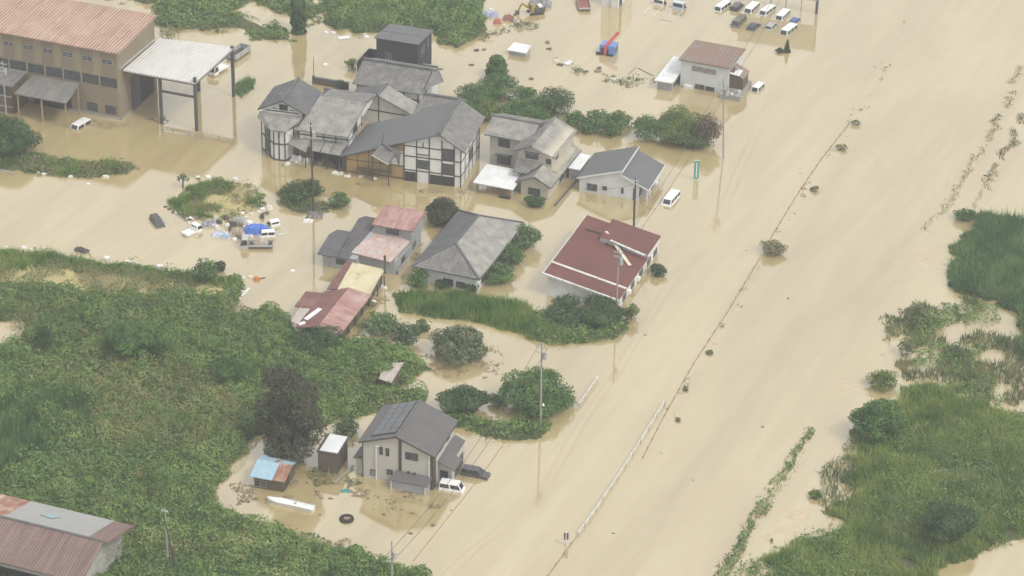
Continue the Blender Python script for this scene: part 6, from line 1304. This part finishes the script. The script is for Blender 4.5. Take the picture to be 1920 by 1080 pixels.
def wire(label, a, b, sag, r=.035, group='power lines along the flooded road'):
    a = Vector(a); b = Vector(b); n = 14; t = MB(); pr = None
    for k in range(n + 1):
        s = k / n; q = a.lerp(b, s); q.z -= sag * 4 * s * (1 - s)
        if pr is not None: t.tube(pr, q, r, r, 5)
        pr = q
    return tag(t.build('power_line', dsteel), label, 'wire', group)
pA_ = P(1357.5, 297); pB_ = P(1013.5, 801); pC_ = P(735, 1120); pD_ = P(1188.5, 428); pE_ = P(1155, 594); pT = P(1478, 40); pI = P(588, 404)
Zv = lambda p, z, dx=0.0: (p.x + dx, p.y, z)
wire('upper left power line running from the top edge to the roadside pole', Zv(pT, 11, -.7), Zv(pA_, 13.8, -1.6), 1.2)
wire('upper right power line running from the top edge to the roadside pole', Zv(pT, 11, .7), Zv(pA_, 13.8, 0), 1.2)
wire('left power line from the roadside pole to the pole by the red roof', Zv(pA_, 13.6, -1.7), Zv(pE_, 11.4, -.7), 1.8)
wire('right power line from the roadside pole to the pole by the red roof', Zv(pA_, 13.6, 0), Zv(pE_, 11.4, .6), 1.8)
wire('left power line from the red roof pole down to the concrete pole', Zv(pE_, 11.4, -.7), Zv(pB_, 13.4, -.8), 1.6)
wire('right power line from the red roof pole down to the concrete pole', Zv(pE_, 11.4, .6), Zv(pB_, 13.4, .7), 1.6)
wire('left power line from the concrete pole to the bottom edge pole', Zv(pB_, 13.4, -.8), Zv(pC_, 6.6, -.8), 2.2)
wire('right power line from the concrete pole to the bottom edge pole', Zv(pB_, 13.4, .7), Zv(pC_, 6.6, .7), 2.2)
wire('service wire from the dark pole across to the beige house', Zv(pD_, 8.2), P(1040, 345, 3), 1.0, .025, 'service wires to the houses')
wire('service wire from the dark pole to the road lines', Zv(pD_, 6.2), P(1228, 392, 9), .8, .03, 'service wires to the houses')
wire('service wire from the islet pole to the left house', Zv(pI, 14.2), P(510, 232, 6), 1.0, .025, 'service wires to the houses')
# guard rail on the levee road
GR = [P(1246, 752, .55), P(1200, 826, .55), P(1157, 893, .55), P(1117, 953, .55), P(1084, 998, .55)]
e = empty('guard_rail', (GR[0].x, GR[0].y, 0)); tag(e, 'long white guard rail running beside the flooded road', 'guard rail')
for a, b in zip(GR, GR[1:]):
    o_ = Vector((GR[0].x, GR[0].y, 0)); MB().bar(a - o_, b - o_, .12, .26).build('rail', rail_w, e); q = (b - a)
    for k in range(3): c = a + q * (k / 3) - o_; MB().tube((c.x + .1, c.y, -2), (c.x + .1, c.y, .7), .06, .06, 8).build('post', steel, e)
a = P(1075, 755, .6); b = P(1086, 756, .6); c = P(1121, 706, .6); e = empty('white_barrier', (b.x, b.y, 0)); tag(e, 'short white corner barrier beside the big pole shrub', 'barrier'); o_ = Vector((b.x, b.y, 0))
for s, t in ((a, b), (b, c)):
    MB().bar(s - o_, t - o_, .14, .32).build('rail', rail_w, e); n = max(2, int((t - s).length / 2.2))
    for k in range(n + 1): q = s.lerp(t, k / n) - o_; MB().tube((q.x, q.y, -2), (q.x, q.y, .7), .07, .07, 8).build('post', rail_w, e)
def sunken_fence(label, pts, z=.06, step=2.6, top=True):
    W = [P(x, y, z) for x, y in pts]; o_ = Vector((W[0].x, W[0].y, 0)); e = empty('sunken_fence', o_); tag(e, label, 'fence')
    for a, b in zip(W, W[1:]):
        L = (b - a).length
        if top: MB().bar(a - o_, b - o_, .06, .08).build('rail', brownf if False else MATS['bare_wood'], e)
        for k in range(int(L / step)): q = a.lerp(b, k * step / L) - o_; MB().tube((q.x, q.y, -1.5), (q.x, q.y, z + .22), .06, .05, 6).build('post', brownw, e)
sunken_fence('barely emerging fence running up from the guard rail to the largest weed clump', [(1205, 858), (1245, 780), (1300, 682), (1362, 588), (1425, 483)])
sunken_fence('thin fence top running up from the largest weed clump', [(1440, 455), (1490, 372), (1540, 298), (1592, 232)])
sunken_fence('low fence running from the guard rail to the bottom edge', [(1084, 1002), (1056, 1040), (1025, 1082), (990, 1130)])
sunken_fence('low kerb fence along the road beside the dark estate car', [(942, 836), (908, 884), (860, 945), (775, 1052)], z=.02, step=30)
# road signs
p = P(1305, 337); e = empty('road_sign', (p.x, p.y, 0)); tag(e, 'tall narrow green road sign standing in the water', 'road sign')
sg = M('sign_green', (.05, .25, .20), (.07, .28, .23), rough=.4, scale=2); MB().box(-.42, .42, -.04, .04, .2, 3.6).build('panel', sg, e); MB().box(-.1, .1, -.06, -.045, .45, 3.3).build('lettering', foamw, e)
MB().tube((0, .1, -2), (0, .1, 3.7), .07).build('post', steel, e); MB().box(-.44, .44, -.05, .05, 3.6, 3.75).build('cap', foamw, e)
p = P(1061, 1022); e = empty('marker_post', (p.x, p.y, 0)); tag(e, 'white marker post with two dark bars left of the low fence', 'marker post')
MB().tube((0, 0, -2), (0, 0, 2.1), .14, .14, 10).build('post', rail_w, e)
for x in (-.22, .22): MB().box(x - .1, x + .1, -.18, -.1, 1.0, 2.1).build('bar', dsteel, e)
# ============================================================ floating debris
def bit(name, label, px, py, s, mat, group, cat='debris', flat=.35, seed=0):
    rr = random.Random(int(px * 31 + py * 17 + seed)); p = P(px, py); b = MB(); n = 6
    r = [s * (.6 + .7 * rr.random()) for _ in range(n)]; k = rr.uniform(.5, 1.0)
    pts = [(cos(2 * pi * i / n) * r[i], sin(2 * pi * i / n) * r[i] * k, -.1) for i in range(n)]; h_ = s * flat * rr.uniform(.7, 1.6)
    i0 = len(b.v); b.v += pts + [(x * .75, y * .75, h_ * rr.uniform(.7, 1.2)) for x, y, z in pts]
    b.f += [tuple(range(n, 2 * n))] + [(i, (i + 1) % n, n + (i + 1) % n, n + i) for i in range(n)]
    o = b.build(name, mat); o.location = (p.x, p.y, 0); return tag(o, label, cat, group)
def bits(name, label, group, pts, s, mats, jit=0, flat=.35):
    for i, q in enumerate(pts):
        bit(name, label, q[0] + random.uniform(-jit, jit), q[1] + random.uniform(-jit, jit), (q[2] if len(q) > 2 else s) * random.uniform(.7, 1.3), mats[i % len(mats)], group, flat=flat)
W3 = [foamw, whitem, M('cream_foam', (.66, .62, .52), (.5, .46, .38))]; D3 = [M('drift_wood', (.16, .12, .08), (.1, .08, .06)), dsteel, M('muddy_scrap', (.24, .2, .14), (.16, .13, .1))]
bits('white_debris', 'white floating scrap lining the top bank of the left field', 'white scraps along the left bank', [(12, 463), (60, 468), (95, 478), (108, 478), (45, 465), (198, 487), (200, 484), (240, 492), (258, 494), (300, 500), (360, 505), (72, 325), (82, 327), (132, 331), (198, 332), (165, 345)], .55, W3)
bits('white_debris', 'white scrap floating at the doorsteps of the timbered houses', 'white scraps by the timbered houses', [(548, 300), (556, 303), (563, 298), (575, 300), (630, 325), (638, 326), (648, 331), (655, 331), (676, 331), (703, 335), (775, 333), (830, 342), (835, 345), (540, 307), (551, 297)], .55, W3)
bits('white_debris', 'white scrap scattered round the rubbish islet', 'white scraps round the islet', [(487, 385), (480, 390), (474, 400), (492, 392), (485, 398), (470, 402), (390, 333), (440, 336), (372, 334), (478, 346), (345, 366), (462, 408), (455, 400), (360, 410), (340, 400)], .5, W3)
bits('dark_debris', 'dark broken scrap scattered along the islet shore', 'dark scraps round the islet', [(318, 392), (325, 398), (335, 402), (345, 408), (356, 412), (366, 408), (490, 372), (494, 380), (380, 412), (372, 335), (310, 388), (350, 402)], .5, D3)
bits('white_debris', 'white scrap caught at the edge of the top vines', 'white scraps by the top vines', [(612, 61), (625, 62), (685, 65), (688, 70), (712, 60), (718, 56), (920, 18), (915, 30), (945, 48), (612, 123), (470, 45), (700, 58)], .6, W3)
bits('dark_debris', 'dark scrap drifting in the open yard at the top', 'dark scraps in the top yard', [(905, 38), (893, 95), (908, 93), (995, 148), (885, 122), (1026, 80), (1030, 92), (1124, 128), (1120, 134), (960, 40), (965, 28), (1087, 130), (1100, 134), (1050, 122), (1150, 143), (990, 44)], .6, D3)
bits('white_debris', 'white scrap on the drift line before the roadside building', 'white scraps on the drift line', [(1063, 119), (1068, 117), (1180, 152), (1150, 150), (1205, 155), (1042, 115)], .6, W3)
bits('brown_scum', 'small brown scum patch floating on the open flood', 'scum flecks on the open water', [(1400, 470), (1372, 597), (1478, 560), (1430, 800), (1240, 850), (1300, 900), (1150, 1000), (1210, 628), (1640, 125), (1655, 118), (1690, 60), (1705, 20), (1623, 150), (1500, 325), (1490, 400), (1480, 412), (1510, 345), (1600, 205), (1596, 215)], .26, [D3[0], D3[2]], flat=.15)
bits('dark_debris', 'dark drift scrap around the two storey house yard', 'dark scraps in the house yard', [(760, 932), (790, 938), (720, 965), (745, 975), (812, 985), (700, 955), (770, 1000), (600, 965), (450, 945), (470, 965), (620, 935), (590, 928), (575, 905), (610, 900), (690, 935), (735, 930)], .36, [D3[0], D3[2]], flat=.12)
bits('white_debris', 'white scrap floating between the workshop and hip roofed house', 'white scraps by the workshop', [(714, 528), (720, 540), (705, 550), (700, 566), (716, 536), (683, 640), (690, 628), (548, 508), (456, 548), (448, 560), (455, 520), (470, 520)], .5, W3)
for k, (x, y) in enumerate([(400, 424), (408, 430), (425, 426), (432, 432), (438, 424), (452, 424), (460, 430), (468, 422), (456, 418), (430, 420), (412, 418), (448, 446), (470, 444), (440, 452), (405, 412), (425, 412), (492, 408), (500, 400), (505, 392)]):
    bit('junk_piece', 'small junk piece among the stranded trucks', x, y, .55, (W3 + D3)[k % 6], 'junk among the stranded trucks', 'junk', flat=.9)
# planks
def plank(label, a, b, w, mat, z=.08, name='plank', group='planks and boards afloat'):
    A = P(*a, z); B = P(*b, z); o = MB().bar(A - Vector((A.x, A.y, 0)), B - Vector((A.x, A.y, 0)), w, .1).build(name, mat); o.location = (A.x, A.y, 0); return tag(o, label, 'plank', group)
plank('long pale board floating at the left shore of the islet', (326, 396), (352, 416), .4, rail_w); plank('second pale board beside the islet shore', (332, 400), (356, 419), .25, foamw)
plank('weathered plank lying at the left edge of the weed strip', (-5, 318), (28, 326), .35, concrete); plank('pale plank floating below the orange float', (452, 556), (468, 540), .4, foamw); plank('short plank by the orange float', (488, 522), (497, 520), .2, brownw)
plank('orange brown board floating beside the white boat', (592, 920), (604, 935), .35, woodm); plank('second brown board beside the white boat', (590, 921), (600, 922), .25, woodm)
plank('pale board leaning along the brown box shed', (627, 905), (663, 873), .3, concrete, .3); plank('thin stick floating in the open yard', (1178, 139), (1192, 126), .12, concrete); plank('another thin stick floating in the open yard', (1196, 127), (1225, 142), .1, concrete)
plank('pale sheet floating at the top vines edge', (634, 72), (655, 69), 1.2, whitem, .1); plank('white sheet on the drift line in the yard', (1060, 120), (1070, 117), 1.2, whitem, .1)
# stacked goods under the lean-to
rr = random.Random(3)
for k in range(10):
    x = 546 + k * 4.2; y = 296 + rr.uniform(-2, 4) + k * .8; bit('white_sack', 'white sack piled under the left lean-to eaves', x, y, .55, foamw, 'sacks under the lean-to', 'sack', flat=1.1)
for k in range(8): bit('stored_crate', 'dark crate stored under the open fronted lean-to', 590 + k * 5.5, 306 + rr.uniform(-2, 3) + k * 1.0, .55, D3[k % 3], 'crates under the lean-to', 'crate', flat=1.3)

# ============================================================ broken water
def foam(label, pix, seed, amp=.14):
    poly = region(pix); xs = [p[0] for p in poly]; ys = [p[1] for p in poly]
    st = .28; gx = np.arange(min(xs), max(xs), st); gy = np.arange(min(ys), max(ys), st); X, Y = np.meshgrid(gx, gy, indexing='ij'); x = X.ravel(); y = Y.ravel(); n = len(x)
    q = np.stack([x * .35, y * .35, np.full(n, seed * 1.7)], 1); wx = (fbm(q, seed) - .5) * 6
    k = poly_inside(x + wx, y + wx, poly); d = poly_dist(x + wx, y + wx, poly)
    w = fbm(np.stack([x * .5, y * .9, np.full(n, seed)], 1), seed, 4); z = (w - .48) * amp * 5 * np.clip(d / 2.5, 0, 1) - .01; z[~k] = -.2
    id_ = np.arange(n).reshape(X.shape); Fq = np.stack([id_[:-1, :-1], id_[1:, :-1], id_[1:, 1:], id_[:-1, 1:]], -1).reshape(-1, 4); Fq = Fq[k[Fq].all(1)]
    o = raw_mesh('churned_water', np.stack([x, y, z], 1), Fq, churn, smooth=True); return tag(o, label, 'water', kind='stuff')
churn = M('churned_mud_water', (.50, .40, .26), (.42, .33, .2), rough=.2, scale=.4, fine=2, spec=1.0)
foam('patch of churned foamy water beside the reed bed', [(1705, 462), (1760, 456), (1795, 470), (1775, 500), (1715, 504)], 41)
foam('patch of churned foamy water beyond the shore trees', [(1555, 708), (1600, 698), (1630, 712), (1610, 745), (1565, 748)], 42)
foam('patch of churned foamy water beside the sunken bank', [(1440, 960), (1500, 950), (1520, 975), (1490, 1008), (1425, 1015)], 43)
foam('thin churned wake beside the guard rail end', [(1095, 990), (1118, 955), (1140, 945), (1130, 970), (1105, 995)], 44, .08)
foam('churned wake by the fence near the largest weed clump', [(1445, 452), (1470, 425), (1478, 432), (1460, 455)], 45, .08)
foam('rippled wake on the far right bank', [(1780, 330), (1830, 295), (1840, 300), (1800, 340)], 46, .1)

# ============================================================ haze
hz = MB().box(-3010, 3010, -3010, 3010, -3.6, 222).build('haze', bpy.data.materials.new('haze_air'))
tag(hz, 'thin pale summer haze in the air over the flood', 'haze', kind='stuff')
hm = hz.data.materials[0]; hm.use_nodes = True; hn = hm.node_tree; hn.nodes.clear()
ho = hn.nodes.new('ShaderNodeOutputMaterial'); hv = hn.nodes.new('ShaderNodeVolumePrincipled')
hv.inputs['Color'].default_value = (.92, .93, .95, 1); hv.inputs['Density'].default_value = HAZE; hv.inputs['Anisotropy'].default_value = .2
hn.links.new(hv.outputs[0], ho.inputs['Volume'])
